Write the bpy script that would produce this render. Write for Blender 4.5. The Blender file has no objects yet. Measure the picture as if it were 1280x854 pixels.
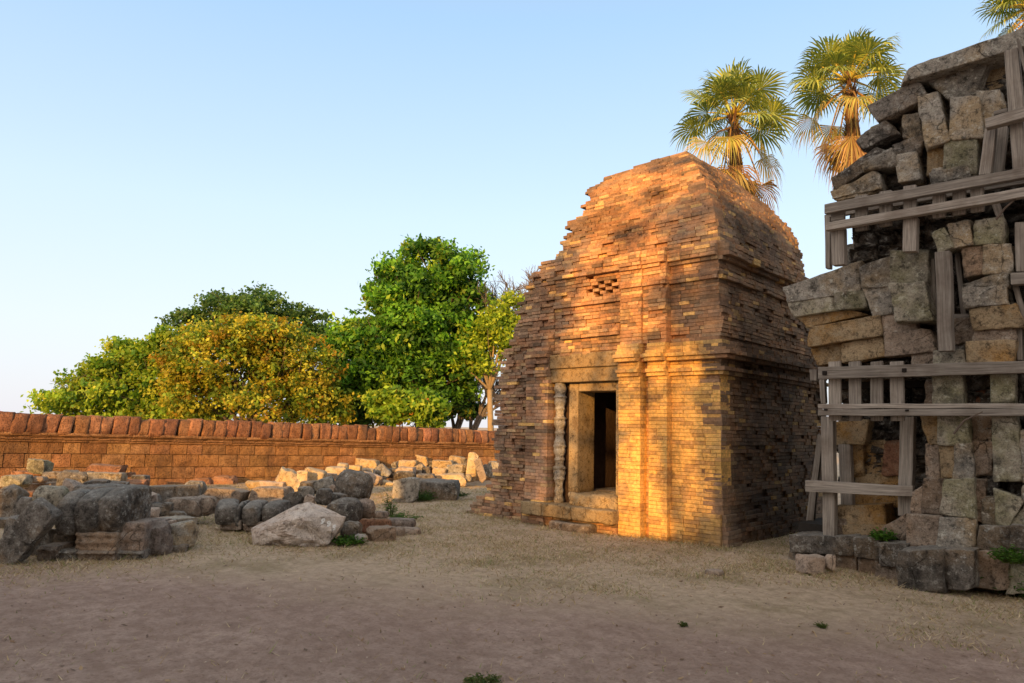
import bpy, bmesh, math, random
from mathutils import Vector, Matrix, noise
R = math.radians
random.seed(7)
SC = bpy.context.scene
COL = SC.collection

# ------------------------------------------------------------------ camera
FPX, CX, CY, EYE = 885.0, 640.0, 427.0, 1.6
CM = (Matrix.Rotation(R(43.3), 3, 'Z') @ Matrix.Rotation(math.pi/2 + math.atan(108/FPX), 3, 'X')
      @ Matrix.Rotation(R(1.25), 3, 'Z'))
CP = Vector((0, 0, EYE))
cd = bpy.data.cameras.new('camera'); cam = bpy.data.objects.new('camera', cd); COL.objects.link(cam)
cam.matrix_world = Matrix.Translation(CP) @ CM.to_4x4()
cd.sensor_width = 36; cd.lens = FPX/1280*36; cd.clip_start = 0.05; cd.clip_end = 3000
SC.camera = cam
FWD = Vector((-math.sin(R(43.3)), math.cos(R(43.3)), 0)); RGT = Vector((FWD.y, -FWD.x, 0))

def ray(x, y): return CM @ Vector(((x-CX)/FPX, -(y-CY)/FPX, -1))
def on(ax, val, x, y):
    d = ray(x, y); return CP + d*((val-CP[ax])/d[ax])
def at(x, y, depth):
    d = ray(x, y); return CP + d*(depth/d.dot(FWD))

# ------------------------------------------------------------------ objects
def tag(o, label=None, cat=None, group=None, kind=None):
    if label: o['label'] = label
    if cat: o['category'] = cat
    if group: o['group'] = group
    if kind: o['kind'] = kind
    return o
def empty(name, loc, label, cat, group=None):
    o = bpy.data.objects.new(name, None); COL.objects.link(o); o.location = loc
    o.empty_display_size = .2
    return tag(o, label, cat, group)

class MB:
    def __init__(s): s.v = []; s.f = []; s.c = []
    def add(s, vs, fs, c=(1, 1, 1)):
        b = len(s.v); s.v.extend([tuple(p) for p in vs]); s.f.extend([tuple(i+b for i in f) for f in fs])
        s.c.extend([c]*len(vs))
    def box(s, x0, x1, y0, y1, z0, z1, c=(1, 1, 1)):
        s.add([(x0,y0,z0),(x1,y0,z0),(x1,y1,z0),(x0,y1,z0),(x0,y0,z1),(x1,y0,z1),(x1,y1,z1),(x0,y1,z1)],
              [(0,3,2,1),(4,5,6,7),(0,1,5,4),(1,2,6,5),(2,3,7,6),(3,0,4,7)], c)
    def tube(s, pts, rad, n=7, c=(1, 1, 1)):
        vs = []; fs = []
        pts = [Vector(p) for p in pts]
        for i, p in enumerate(pts):
            t = (pts[min(i+1, len(pts)-1)] - pts[max(i-1, 0)]).normalized()
            a = t.orthogonal().normalized() if abs(t.z) > .9 else t.cross(Vector((0, 0, 1))).normalized()
            b = t.cross(a)
            for k in range(n):
                an = 2*math.pi*k/n
                vs.append(p + (a*math.cos(an) + b*math.sin(an))*rad[i])
        for i in range(len(pts)-1):
            for k in range(n):
                fs.append((i*n+k, i*n+(k+1) % n, (i+1)*n+(k+1) % n, (i+1)*n+k))
        fs.append(tuple(range(n-1, -1, -1))); fs.append(tuple((len(pts)-1)*n+k for k in range(n)))
        s.add(vs, fs, c)
    def build(s, name, m, parent=None, origin=None, smooth=False):
        me = bpy.data.meshes.new(name)
        o0 = Vector(origin) if origin is not None else Vector((0, 0, 0))
        vv = [(p[0]-o0.x, p[1]-o0.y, p[2]-o0.z) for p in s.v]
        me.from_pydata(vv, [], s.f)
        ca = me.color_attributes.new('Col', 'FLOAT_COLOR', 'POINT')
        flat = []
        for c in s.c: flat.extend((c[0], c[1], c[2], 1))
        ca.data.foreach_set('color', flat)
        if smooth: me.polygons.foreach_set('use_smooth', [True]*len(me.polygons))
        me.materials.append(m); me.update()
        o = bpy.data.objects.new(name, me); COL.objects.link(o)
        if origin is not None: o.location = o0
        if parent is not None:
            o.parent = parent
            o.location = o0 - parent.location
        return o

# ------------------------------------------------------------------ materials
def nodes(name):
    m = bpy.data.materials.new(name); m.use_nodes = True
    nt = m.node_tree
    b = nt.nodes['Principled BSDF']; b.inputs['Specular IOR Level'].default_value = .15
    b.inputs['Roughness'].default_value = .92
    return m, nt, b
def N(nt, t, **kw):
    n = nt.nodes.new(t)
    for k, v in kw.items(): setattr(n, k, v)
    return n
def noise_tex(nt, co, scale, detail=4, rough=.6, w=None):
    n = N(nt, 'ShaderNodeTexNoise'); n.inputs['Scale'].default_value = scale
    n.inputs['Detail'].default_value = detail; n.inputs['Roughness'].default_value = rough
    nt.links.new(co, n.inputs['Vector']); return n.outputs['Fac']
def ramp(nt, fac, stops):
    n = N(nt, 'ShaderNodeValToRGB'); e = n.color_ramp.elements
    while len(e) < len(stops): e.new(.5)
    for i, (p, c) in enumerate(stops):
        e[i].position = p
        if isinstance(c, (int, float)): c = (c, c, c)
        e[i].color = (c[0], c[1], c[2], 1)
    nt.links.new(fac, n.inputs['Fac']); return n.outputs['Color']
def mix(nt, fac, a, b, mode='MIX'):
    n = N(nt, 'ShaderNodeMix', data_type='RGBA', blend_type=mode)
    for s, v in ((0, fac), (6, a), (7, b)):
        if isinstance(v, (int, float)): n.inputs[s].default_value = v
        elif isinstance(v, tuple): n.inputs[s].default_value = (v[0], v[1], v[2], 1)
        else: nt.links.new(v, n.inputs[s])
    return n.outputs[2]
def math_n(nt, op, a, b=None):
    n = N(nt, 'ShaderNodeMath', operation=op)
    for i, v in enumerate((a, b)):
        if v is None: continue
        if isinstance(v, (int, float)): n.inputs[i].default_value = v
        else: nt.links.new(v, n.inputs[i])
    return n.outputs[0]
def bump(nt, b, h, strength=.5, dist=.02, prev=None):
    n = N(nt, 'ShaderNodeBump'); n.inputs['Strength'].default_value = strength; n.inputs['Distance'].default_value = dist
    nt.links.new(h, n.inputs['Height'])
    if prev is not None: nt.links.new(prev, n.inputs['Normal'])
    nt.links.new(n.outputs['Normal'], b.inputs['Normal']); return n.outputs['Normal']

def world_co(nt, rnd=True):
    g = N(nt, 'ShaderNodeNewGeometry').outputs['Position']
    return g

def stone_mat(name, base, dark, lichen, ochre=None, k_dark=.5, k_lich=.5, rough=.95, sc=1.0, top_dark=0.0, bumpd=.03, pale_top=.35):
    """weathered sandstone: base + ochre patches + dark crust + pale lichen speckles"""
    m, nt, b = nodes(name); co = world_co(nt)
    c = mix(nt, ramp(nt, noise_tex(nt, co, 5*sc, 6, .65), [(.3, 0), (.7, 1)]), tuple(x*.72 for x in base), tuple(min(1, x*1.25) for x in base))
    if ochre: c = mix(nt, ramp(nt, noise_tex(nt, co, 1.7*sc, 4, .6), [(.46, 0), (.6, 1)]), c, ochre)
    oi = N(nt, 'ShaderNodeObjectInfo')
    hs = N(nt, 'ShaderNodeHueSaturation'); nt.links.new(c, hs.inputs['Color'])
    nt.links.new(math_n(nt, 'ADD', math_n(nt, 'MULTIPLY', oi.outputs['Random'], .55), .72), hs.inputs['Value'])
    c = hs.outputs['Color']
    d = noise_tex(nt, co, 2.6*sc, 8, .68)
    if top_dark:
        g = N(nt, 'ShaderNodeNewGeometry'); sx = N(nt, 'ShaderNodeSeparateXYZ'); nt.links.new(g.outputs['Normal'], sx.inputs[0])
        d = math_n(nt, 'ADD', d, math_n(nt, 'MULTIPLY', sx.outputs['Z'], top_dark))
    dk = ramp(nt, d, [(.62-.2*k_dark, 0), (.72-.12*k_dark, 1)])
    c = mix(nt, math_n(nt, 'MULTIPLY', dk, min(1, .55+.4*k_dark)), c, dark)
    l1 = ramp(nt, noise_tex(nt, co, 14*sc, 6, .7), [(.56, 0), (.64, 1)])
    l2 = ramp(nt, noise_tex(nt, co, 3*sc, 3, .5), [(.5-.1*k_lich, 0), (.62-.1*k_lich, 1)])
    c = mix(nt, math_n(nt, 'MULTIPLY', math_n(nt, 'MULTIPLY', l1, l2), .85*min(1, k_lich*1.5)), c, lichen)
    md = noise_tex(nt, co, 11*sc, 8, .78)
    c = mix(nt, math_n(nt, 'MULTIPLY', ramp(nt, md, [(.38, 1), (.48, 0)]), .78), c, tuple(x*.55 for x in dark))
    c = mix(nt, math_n(nt, 'MULTIPLY', ramp(nt, md, [(.54, 0), (.62, 1)]), .48), c, lichen)
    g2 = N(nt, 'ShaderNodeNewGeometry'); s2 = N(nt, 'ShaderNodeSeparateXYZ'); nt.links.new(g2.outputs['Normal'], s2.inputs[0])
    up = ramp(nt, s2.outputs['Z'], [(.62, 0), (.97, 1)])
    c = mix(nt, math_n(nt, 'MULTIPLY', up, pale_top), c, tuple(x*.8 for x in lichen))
    lowd = ramp(nt, s2.outputs['Z'], [(-.0, 0), (-.5, 1)]) if False else None
    dv = N(nt, 'ShaderNodeTexNoise'); dv.inputs['Scale'].default_value = 5; dv.inputs['Detail'].default_value = 5; nt.links.new(co, dv.inputs['Vector'])
    dco = mix(nt, .16, co, dv.outputs['Color'], 'ADD')
    vr = N(nt, 'ShaderNodeTexVoronoi', feature='DISTANCE_TO_EDGE'); vr.inputs['Scale'].default_value = 2.3; nt.links.new(dco, vr.inputs['Vector'])
    crk = math_n(nt, 'MULTIPLY', ramp(nt, vr.outputs['Distance'], [(.0, 1), (.016, 0)]), ramp(nt, noise_tex(nt, co, 1.4, 2, .5), [(.52, 0), (.6, 1)]))
    c = mix(nt, math_n(nt, 'MULTIPLY', crk, .85), c, (.012, .01, .008))
    fine = noise_tex(nt, co, 60, 4, .7)
    c = mix(nt, math_n(nt, 'MULTIPLY', ramp(nt, fine, [(.35, 1), (.5, 0)]), .5), c, tuple(x*.4 for x in dark))
    nt.links.new(c, b.inputs['Base Color']); b.inputs['Roughness'].default_value = rough
    p = bump(nt, b, noise_tex(nt, co, 8*sc, 10, .74), 1.0, bumpd*1.8)
    bump(nt, b, noise_tex(nt, co, 38, 7, .78), .8, .02 if bumpd > .02 else .008, p)
    return m

M = {}
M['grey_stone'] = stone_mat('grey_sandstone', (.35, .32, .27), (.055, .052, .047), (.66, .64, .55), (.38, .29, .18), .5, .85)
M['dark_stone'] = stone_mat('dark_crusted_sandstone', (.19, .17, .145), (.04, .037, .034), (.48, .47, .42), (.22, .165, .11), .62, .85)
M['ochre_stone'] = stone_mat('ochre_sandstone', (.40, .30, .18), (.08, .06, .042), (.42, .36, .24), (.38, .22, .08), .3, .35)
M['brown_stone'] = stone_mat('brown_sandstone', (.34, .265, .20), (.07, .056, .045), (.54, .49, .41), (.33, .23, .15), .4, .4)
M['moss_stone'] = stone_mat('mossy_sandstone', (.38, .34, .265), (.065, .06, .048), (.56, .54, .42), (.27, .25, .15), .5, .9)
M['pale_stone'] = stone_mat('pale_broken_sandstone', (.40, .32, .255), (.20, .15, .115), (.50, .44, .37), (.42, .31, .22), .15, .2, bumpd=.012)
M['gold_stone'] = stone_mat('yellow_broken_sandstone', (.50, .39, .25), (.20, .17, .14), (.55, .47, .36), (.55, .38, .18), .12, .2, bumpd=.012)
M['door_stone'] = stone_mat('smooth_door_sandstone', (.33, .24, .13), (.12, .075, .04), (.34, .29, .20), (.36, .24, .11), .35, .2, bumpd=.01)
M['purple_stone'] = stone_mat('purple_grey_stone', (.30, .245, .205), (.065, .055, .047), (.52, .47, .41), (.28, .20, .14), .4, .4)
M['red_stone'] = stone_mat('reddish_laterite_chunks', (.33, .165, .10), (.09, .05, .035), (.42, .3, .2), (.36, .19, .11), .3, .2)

M['pale_rock'] = stone_mat('pale_split_rock', (.54, .47, .40), (.24, .19, .155), (.68, .62, .55), (.46, .37, .30), .15, .1, bumpd=.012)
M['bark_grey'] = None
M['gravel'] = None
def brick_mat():
    m, nt, b = nodes('old_brick'); co = world_co(nt)
    at_ = N(nt, 'ShaderNodeAttribute', attribute_name='Col')
    c = mix(nt, ramp(nt, noise_tex(nt, co, 22, 5, .7), [(.3, 0), (.7, 1)]), (.62, .6, .58), (1.3, 1.25, 1.2))
    c = mix(nt, 1.0, at_.outputs['Color'], c, 'MULTIPLY')
    st = ramp(nt, noise_tex(nt, co, 1.3, 10, .72), [(.48, 0), (.62, 1)])
    c = mix(nt, math_n(nt, 'MULTIPLY', st, .62), c, (.055, .043, .037))
    st4 = ramp(nt, noise_tex(nt, co, .9, 6, .6), [(.5, 0), (.68, 1)])
    c = mix(nt, math_n(nt, 'MULTIPLY', st4, .35), c, (.33, .25, .19))
    st2 = ramp(nt, noise_tex(nt, co, 7, 6, .75), [(.56, 0), (.66, 1)])
    c = mix(nt, math_n(nt, 'MULTIPLY', st2, .45), c, (.065, .05, .042))
    st3 = ramp(nt, noise_tex(nt, co, 11, 4, .7), [(.6, 0), (.7, 1)])
    c = mix(nt, math_n(nt, 'MULTIPLY', st3, .25), c, (.42, .34, .26))
    nt.links.new(c, b.inputs['Base Color'])
    p = bump(nt, b, noise_tex(nt, co, 16, 7, .75), .8, .02)
    bump(nt, b, noise_tex(nt, co, 80, 5, .75), .6, .008, p)
    return m
M['brick'] = brick_mat()
def core_mat():
    m, nt, b = nodes('brick_core'); co = world_co(nt)
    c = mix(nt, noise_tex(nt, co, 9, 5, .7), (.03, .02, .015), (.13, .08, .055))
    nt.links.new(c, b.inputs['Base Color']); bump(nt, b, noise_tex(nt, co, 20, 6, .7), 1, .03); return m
M['core'] = core_mat()

def laterite_mat(name, base, lo, hi):
    m, nt, b = nodes(name); co = world_co(nt)
    at_ = N(nt, 'ShaderNodeAttribute', attribute_name='Col')
    c = mix(nt, ramp(nt, noise_tex(nt, co, 6, 6, .7), [(.3, 0), (.7, 1)]), lo, hi)
    c = mix(nt, 1.0, c, at_.outputs['Color'], 'MULTIPLY')
    vo = N(nt, 'ShaderNodeTexVoronoi'); vo.inputs['Scale'].default_value = 34; nt.links.new(co, vo.inputs['Vector'])
    pit = ramp(nt, vo.outputs['Distance'], [(.12, 1), (.42, 0)])
    c = mix(nt, math_n(nt, 'MULTIPLY', pit, .6), c, tuple(x*.25 for x in lo))
    mpz = N(nt, 'ShaderNodeMapping'); mpz.inputs['Scale'].default_value = (2.2, 2.2, .5); nt.links.new(co, mpz.inputs['Vector'])
    st = ramp(nt, noise_tex(nt, mpz.outputs['Vector'], 1.1, 9, .75), [(.5, 0), (.64, 1)])
    c = mix(nt, math_n(nt, 'MULTIPLY', st, .55), c, (.07, .04, .028))
    nt.links.new(c, b.inputs['Base Color'])
    h = math_n(nt, 'ADD', math_n(nt, 'MULTIPLY', pit, -.6), noise_tex(nt, co, 25, 6, .75))
    bump(nt, b, h, .9, .03); return m
M['laterite'] = laterite_mat('laterite_blocks', None, (.21, .105, .045), (.47, .255, .115))
M['laterite_cap'] = laterite_mat('laterite_coping', None, (.20, .09, .045), (.44, .225, .115))

def wood_mat():
    m, nt, b = nodes('weathered_timber')
    tc = N(nt, 'ShaderNodeTexCoord').outputs['Generated']
    at_ = N(nt, 'ShaderNodeAttribute', attribute_name='Grain')
    mp = N(nt, 'ShaderNodeMapping'); nt.links.new(at_.outputs['Vector'], mp.inputs['Vector'])
    mp.inputs['Scale'].default_value = (2.0, 60, 60)
    f = noise_tex(nt, mp.outputs['Vector'], 1, 5, .7)
    co = world_co(nt)
    c = mix(nt, ramp(nt, f, [(.3, 0), (.7, 1)]), (.11, .095, .08), (.38, .34, .29))
    c = mix(nt, math_n(nt, 'MULTIPLY', ramp(nt, noise_tex(nt, co, 3, 5, .6), [(.5, 0), (.7, 1)]), .6), c, (.13, .10, .078))
    oi = N(nt, 'ShaderNodeObjectInfo')
    hs = N(nt, 'ShaderNodeHueSaturation'); nt.links.new(c, hs.inputs['Color'])
    nt.links.new(math_n(nt, 'ADD', math_n(nt, 'MULTIPLY', oi.outputs['Random'], .5), .75), hs.inputs['Value'])
    nt.links.new(hs.outputs['Color'], b.inputs['Base Color'])
    bump(nt, b, f, .6, .006); return m
M['wood'] = wood_mat()
def flat_mat(name, col, rough=.9):
    m, nt, b = nodes(name); co = world_co(nt)
    c = mix(nt, noise_tex(nt, co, 30, 4, .6), tuple(x*.7 for x in col), tuple(min(1, x*1.25) for x in col))
    nt.links.new(c, b.inputs['Base Color']); b.inputs['Roughness'].default_value = rough; return m
M['dark_wood'] = flat_mat('dark_peg_wood', (.02, .016, .013))
M['white_paint'] = flat_mat('white_paint_marks', (.8, .8, .77))
M['rubble_core'] = flat_mat('dark_rubble_core', (.03, .026, .022))
M['iron'] = flat_mat('rusty_iron', (.12, .05, .03))

def leaf_mat(name, trans=.45):
    m, nt, b = nodes(name)
    nt.nodes.remove(b)
    at_ = N(nt, 'ShaderNodeAttribute', attribute_name='Col')
    d = N(nt, 'ShaderNodeBsdfPrincipled'); d.inputs['Roughness'].default_value = .55; d.inputs['Specular IOR Level'].default_value = .3
    t = N(nt, 'ShaderNodeBsdfTranslucent')
    nt.links.new(at_.outputs['Color'], d.inputs['Base Color'])
    nt.links.new(mix(nt, 1.0, at_.outputs['Color'], (1.2, 1.25, .7), 'MULTIPLY'), t.inputs['Color'])
    ms = N(nt, 'ShaderNodeMixShader'); ms.inputs[0].default_value = trans
    nt.links.new(d.outputs[0], ms.inputs[1]); nt.links.new(t.outputs[0], ms.inputs[2])
    nt.links.new(ms.outputs[0], nt.nodes['Material Output'].inputs['Surface']); return m
M['leaf'] = leaf_mat('leaf'); M['dry'] = leaf_mat('dry_leaf', .25); M['palm'] = leaf_mat('palm_leaf', .2)
def bark_mat(name, a, bb):
    m, nt, b = nodes(name); co = world_co(nt)
    c = mix(nt, noise_tex(nt, co, 8, 5, .7), a, bb)
    nt.links.new(c, b.inputs['Base Color']); bump(nt, b, noise_tex(nt, co, 14, 6, .7), .8, .03); return m
M['bark'] = bark_mat('bark', (.06, .045, .035), (.17, .13, .1))
M['pale_bark'] = bark_mat('pale_bark', (.24, .17, .09), (.42, .32, .19))
M['bark_grey'] = bark_mat('grey_bark', (.10, .085, .075), (.24, .20, .17))
M['palm_fibre'] = bark_mat('palm_fibre', (.10, .055, .03), (.28, .16, .08))

# ------------------------------------------------------------------ terrain
def sstep(a, b, x):
    t = max(0., min(1., (x-a)/(b-a))); return t*t*(3-2*t)
WA = Vector((-17.35, 2.7, 0)); WB = Vector((-15.38, 15.9, 0))            # the enclosure wall's foot line
WD = (WB-WA).normalized(); WN = Vector((WD.y, -WD.x, 0))                # WN points to the court
def ground_h(x, y):
    p = Vector((x, y, 0)); dist = (p-WA).dot(WN)
    h = .16*(1-sstep(.5, 5.0, dist))*(1-sstep(9, 15, y))
    h += .10*math.exp(-(((x+11.5)/2.2)**2 + ((y-3.4)/1.8)**2))
    r = math.hypot(x, y)
    if r < 60:
        h += .018*(noise.noise(Vector((x*.45, y*.45, 3))) )*sstep(0, 2, r) + .006*noise.noise(Vector((x*2.3, y*2.3, 9)))
        # scuffed hollow along the foot of the brick temple
    return h

def ground_mat():
    m, nt, b = nodes('dry_earth'); co = world_co(nt)
    sx = N(nt, 'ShaderNodeSeparateXYZ'); nt.links.new(co, sx.inputs[0])
    dep = math_n(nt, 'ADD', math_n(nt, 'MULTIPLY', sx.outputs['X'], FWD.x), math_n(nt, 'MULTIPLY', sx.outputs['Y'], FWD.y))
    lat = math_n(nt, 'ADD', math_n(nt, 'MULTIPLY', sx.outputs['X'], RGT.x), math_n(nt, 'MULTIPLY', sx.outputs['Y'], RGT.y))
    # grass edge depth gets nearer to the right
    e = math_n(nt, 'ADD', dep, math_n(nt, 'MULTIPLY', lat, .22))
    e = math_n(nt, 'ADD', e, math_n(nt, 'MULTIPLY', noise_tex(nt, co, .55, 6, .62), 3.2))
    g = N(nt, 'ShaderNodeMapRange'); nt.links.new(e, g.inputs['Value'])
    g.inputs['From Min'].default_value = 7.6; g.inputs['From Max'].default_value = 9.2
    g = g.outputs[0]
    dirt = mix(nt, ramp(nt, noise_tex(nt, co, 1.6, 8, .68), [(.3, 0), (.7, 1)]), (.41, .295, .23), (.60, .45, .365))
    dirt = mix(nt, ramp(nt, noise_tex(nt, co, .5, 4, .6), [(.42, 0), (.62, .7)]), dirt, (.44, .32, .255))
    dirt = mix(nt, ramp(nt, noise_tex(nt, co, 6, 8, .75), [(.42, .55), (.58, 0)]), dirt, (.28, .19, .145))
    dirt = mix(nt, ramp(nt, noise_tex(nt, co, 26, 5, .75), [(.52, 0), (.7, .55)]), dirt, (.17, .105, .07))
    straw = mix(nt, ramp(nt, noise_tex(nt, co, 9, 7, .75), [(.32, 0), (.68, 1)]), (.40, .30, .21), (.70, .56, .40))
    straw = mix(nt, ramp(nt, noise_tex(nt, co, 1.1, 6, .7), [(.5, 0), (.64, .55)]), straw, (.27, .215, .12))
    c = mix(nt, g, dirt, straw)
    nt.links.new(c, b.inputs['Base Color']); b.inputs['Roughness'].default_value = 1.0
    b.inputs['Specular IOR Level'].default_value = .05
    p = bump(nt, b, noise_tex(nt, co, 3.1, 10, .72), 1.0, .13)
    vo = N(nt, 'ShaderNodeTexVoronoi'); vo.inputs['Scale'].default_value = 38; nt.links.new(co, vo.inputs['Vector'])
    p = bump(nt, b, vo.outputs['Distance'], .25, .012, p)
    bump(nt, b, noise_tex(nt, co, 48, 6, .8), .8, .014, p)
    return m
M['ground'] = ground_mat()
def attr_mat(name):
    m, nt, b = nodes(name); a = N(nt, 'ShaderNodeAttribute', attribute_name='Col')
    nt.links.new(a.outputs['Color'], b.inputs['Base Color']); return m
M['gravel'] = attr_mat('grit')

def axis(lo, hi, step, far):
    a = []; x = lo
    while x <= hi+1e-6: a.append(x); x += step
    s = step; x = lo; pre = []
    while x > -far: s *= 1.5; x -= s; pre.append(x)
    s = step; x = a[-1]; post = []
    while x < far: s *= 1.5; x += s; post.append(x)
    return pre[::-1] + a + post
xs = axis(-22, 4, .14, 1500); ys = axis(-3, 22, .14, 1500)
g = MB()
vs = [(x, y, ground_h(x, y)) for y in ys for x in xs]; nx = len(xs)
fs = [(j*nx+i, j*nx+i+1, (j+1)*nx+i+1, (j+1)*nx+i) for j in range(len(ys)-1) for i in range(nx-1)]
g.add(vs, fs); go = g.build('ground', M['ground'], smooth=True); tag(go, 'bare brown earth courtyard with patches of dry straw coloured grass', 'ground', kind='structure')

# ------------------------------------------------------------------ stone shapes
_grid = {}
def cube_grid(n):
    if n in _grid: return _grid[n]
    idx = {}; vs = []; fs = []
    def vid(p):
        k = tuple(p)
        if k not in idx: idx[k] = len(vs); vs.append(tuple(2.0*c/n-1 for c in p))
        return idx[k]
    for ax in range(3):
        for sd in (0, n):
            u, v = [(1, 2), (2, 0), (0, 1)][ax]
            for i in range(n):
                for j in range(n):
                    q = []
                    for (a, b_) in ((i, j), (i+1, j), (i+1, j+1), (i, j+1)):
                        p = [0, 0, 0]; p[ax] = sd; p[u] = a; p[v] = b_; q.append(vid(p))
                    fs.append(tuple(q) if sd else tuple(q[::-1]))
    _grid[n] = (vs, fs); return _grid[n]
def fract(p, f, octs=4, gain=.55):
    a = 1; s = 0; q = Vector(p)*f
    for _ in range(octs): s += a*noise.noise(q); q = q*2.07 + Vector((3.1, 7.7, 1.3)); a *= gain
    return s
def rounded(h, r, n):
    """points of a rounded box with half sizes h"""
    vs, fs = cube_grid(n); out = []
    for v in vs:
        v = [math.copysign(abs(c)**.6, c) for c in v]
        p = Vector((v[0]*h[0], v[1]*h[1], v[2]*h[2]))
        q = Vector([max(-(h[i]-r), min(h[i]-r, p[i])) for i in range(3)])
        d = p-q
        L = d.length
        if L > 1e-6: p = q + d*(r/L)
        out.append(p)
    return out, fs
def stone_verts(h, r, n, amp, seed, freq=None, cuts=0, lo=.66, hi=.92):
    vs, fs = rounded(h, min(r, min(h)*.98), n)
    if cuts:
        rg = random.Random(int(seed*1000)+5)
        for _ in range(cuts):
            d = Vector((rg.gauss(0, 1), rg.gauss(0, 1), rg.gauss(0, 1))).normalized()
            t = rg.uniform(lo, hi)*(abs(d.x)*h[0]+abs(d.y)*h[1]+abs(d.z)*h[2])
            vs = [p - d*(p.dot(d)-t)*.93 if p.dot(d) > t else p for p in vs]
    sv = Vector((seed*3.7, seed*1.9, seed*5.3)); m = min(h); f = freq or (.9/max(.08, (h[0]+h[2])/2))
    out = []
    for p in vs:
        nrm = Vector((p.x/h[0]**1, p.y/h[1], p.z/h[2])).normalized()
        d = fract(p+sv, f, 4)*amp + (abs(fract(p+sv, f*3.5, 3))-.25)*-amp*.55
        out.append(p + nrm*d)
    return out, fs

def facade_stone(mb, quad, yf, th, r=.04, n=10, amp=.02, seed=0):
    """a block whose front outline is the px quad (TL,TR,BR,BL) on the plane Y=yf, th thick"""
    qx = sum(q[0] for q in quad)/4; qy = sum(q[1] for q in quad)/4
    quad = [(x+(2.2 if x > qx else -2.2), y+(1.6 if y > qy else -1.6)) for x, y in quad]
    P = [on(1, yf, x, y) for x, y in quad]
    w = ((P[1]-P[0]).length+(P[2]-P[3]).length)/2; hh = ((P[3]-P[0]).length+(P[2]-P[1]).length)/2
    h = (w/2, th/2, hh/2)
    vs, fs = stone_verts(h, r, n, amp, seed, cuts=6, lo=.84, hi=1.0)
    out = []
    for p in vs:
        u = p.x/h[0]*.5+.5; v = .5-p.z/h[2]*.5
        q = P[0]*(1-u)*(1-v)+P[1]*u*(1-v)+P[2]*u*v+P[3]*(1-u)*v
        out.append((q.x, yf + th/2 + p.y, q.z))
    mb.add(out, fs)

# ------------------------------------------------------------------ BRICK TEMPLE
YT, XT, YB = 9.45, -4.78, 13.05
H = .0565
XL = [(0, -9.85), (.3, -9.68), (.42, -9.45), (.7, -9.27), (.94, -9.22), (2.33, -9.2), (2.9, -9.08), (3.15, -9.0), (3.5, -8.77), (3.9, -8.68), (4.29, -8.47),
      (4.45, -8.25), (4.58, -8.2), (4.62, -7.88), (4.9, -7.86), (5.1, -7.8), (5.3, -7.88), (5.45, -7.7), (5.65, -7.62), (6.0, -7.74), (6.2, -7.72), (6.5, -7.4)]
def lerp_tab(t, z):
    for (a, x), (b, y) in zip(t, t[1:]):
        if z <= b: return x + (y-x)*max(0, (z-a))/(b-a)
    return t[-1][1]
INS = [(0, 0), (4.45, 0), (4.62, .02), (4.9, .08), (5.26, .27), (5.55, .44), (5.82, .64), (6.1, .86), (6.37, 1.1), (6.6, 1.4)]
def inset(z): return lerp_tab(INS, z)
def mould(z):
    t = [(2.42, 0), (2.44, .05), (2.49, .05), (2.50, .09), (2.55, .09), (2.56, .03), (2.63, .03), (2.64, .13), (2.69, .13), (2.70, .17), (2.76, .17), (2.77, .09), (2.84, .1), (2.85, .05), (2.95, .04), (2.97, 0)]
    return lerp_tab(t, z) if 2.42 < z < 2.97 else 0
def mould2(z):
    if 3.86 < z < 3.98: return .05
    if 4.1 < z < 4.2: return .05
    if 4.2 <= z < 4.33: return .11
    if 4.33 <= z < 4.4: return .06
    return 0
PAL = [(.33, .175, .11), (.40, .245, .175), (.26, .155, .11), (.45, .32, .20), (.15, .105, .08), (.36, .21, .13), (.30, .215, .165), (.86, .55, .22)]  # last colour: brick with the sun patch's glow painted in
def pick(w, am=.38):
    w = list(w)+[1]*(8-len(w)) if len(w) < 8 else w
    c = random.choices(PAL, w)[0]; k = random.uniform(.86, 1.13); av = (.335, .215, .14); c = [q*(1-am)+a*am for q, a in zip(c, av)]; c = [c[0], c[1]*1.02, c[2]*.9]
    return [c[0]*k, c[1]*k, c[2]*k]
bk = MB()
def brick(o, ax, s0, s1, d0, depth, z0, z1, col, jit):
    """ax 0: runs along X, faces -Y (front at y=d0); ax 1: runs along Y, faces +X (front at x=d0)"""
    j = lambda k=1.: random.uniform(-jit, jit)*k
    g = .0014; e = .0045; jit *= .55
    fr = [[s0+g+j(.7), z0+g+j(.3)], [s1-g+j(.7), z0+g+j(.3)], [s1-g+j(.7), z1-g+j(.3)], [s0+g+j(.7), z1-g+j(.3)]]
    vs = []
    cs = (s0+s1)/2; cz = (z0+z1)/2
    tilt = j(.8)
    for q, (a, z) in enumerate(fr):      # chamfered face
        k = d0 + (tilt if q in (0, 3) else -tilt)*.6 + j(.5)
        a2 = a + (e if a < cs else -e); z2 = z + (e if z < cz else -e)
        vs.append((a2, k, z2))
    for a, z in fr: vs.append((a, d0+e*1.1, z))
    for a, z in fr: vs.append((a, d0+depth, z))
    if ax == 0: V = [(a, y, z) for a, y, z in vs]
    else: V = [(2*XT-y if False else XT-(y-YT), a, z) for a, y, z in vs]
    F = [(0, 1, 2, 3), (4, 5, 1, 0), (5, 6, 2, 1), (6, 7, 3, 2), (7, 4, 0, 3), (8, 9, 5, 4), (9, 10, 6, 5), (10, 11, 7, 6), (11, 8, 4, 7)]
    o.add(V, F, col)
def ero(x, z, k):
    zr = int(z/H); rowo = .013*noise.noise(Vector((x*.9, zr*3.7+k*11, 4))) + .008*(noise.noise(Vector((x*4.2, zr*5.1, k))))
    return rowo + .045*fract((x, k, z*1.6), .9, 3) + .02*fract((x, k+7, z*2.5), 3.2, 2)
nrow = int(6.46/H)
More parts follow.
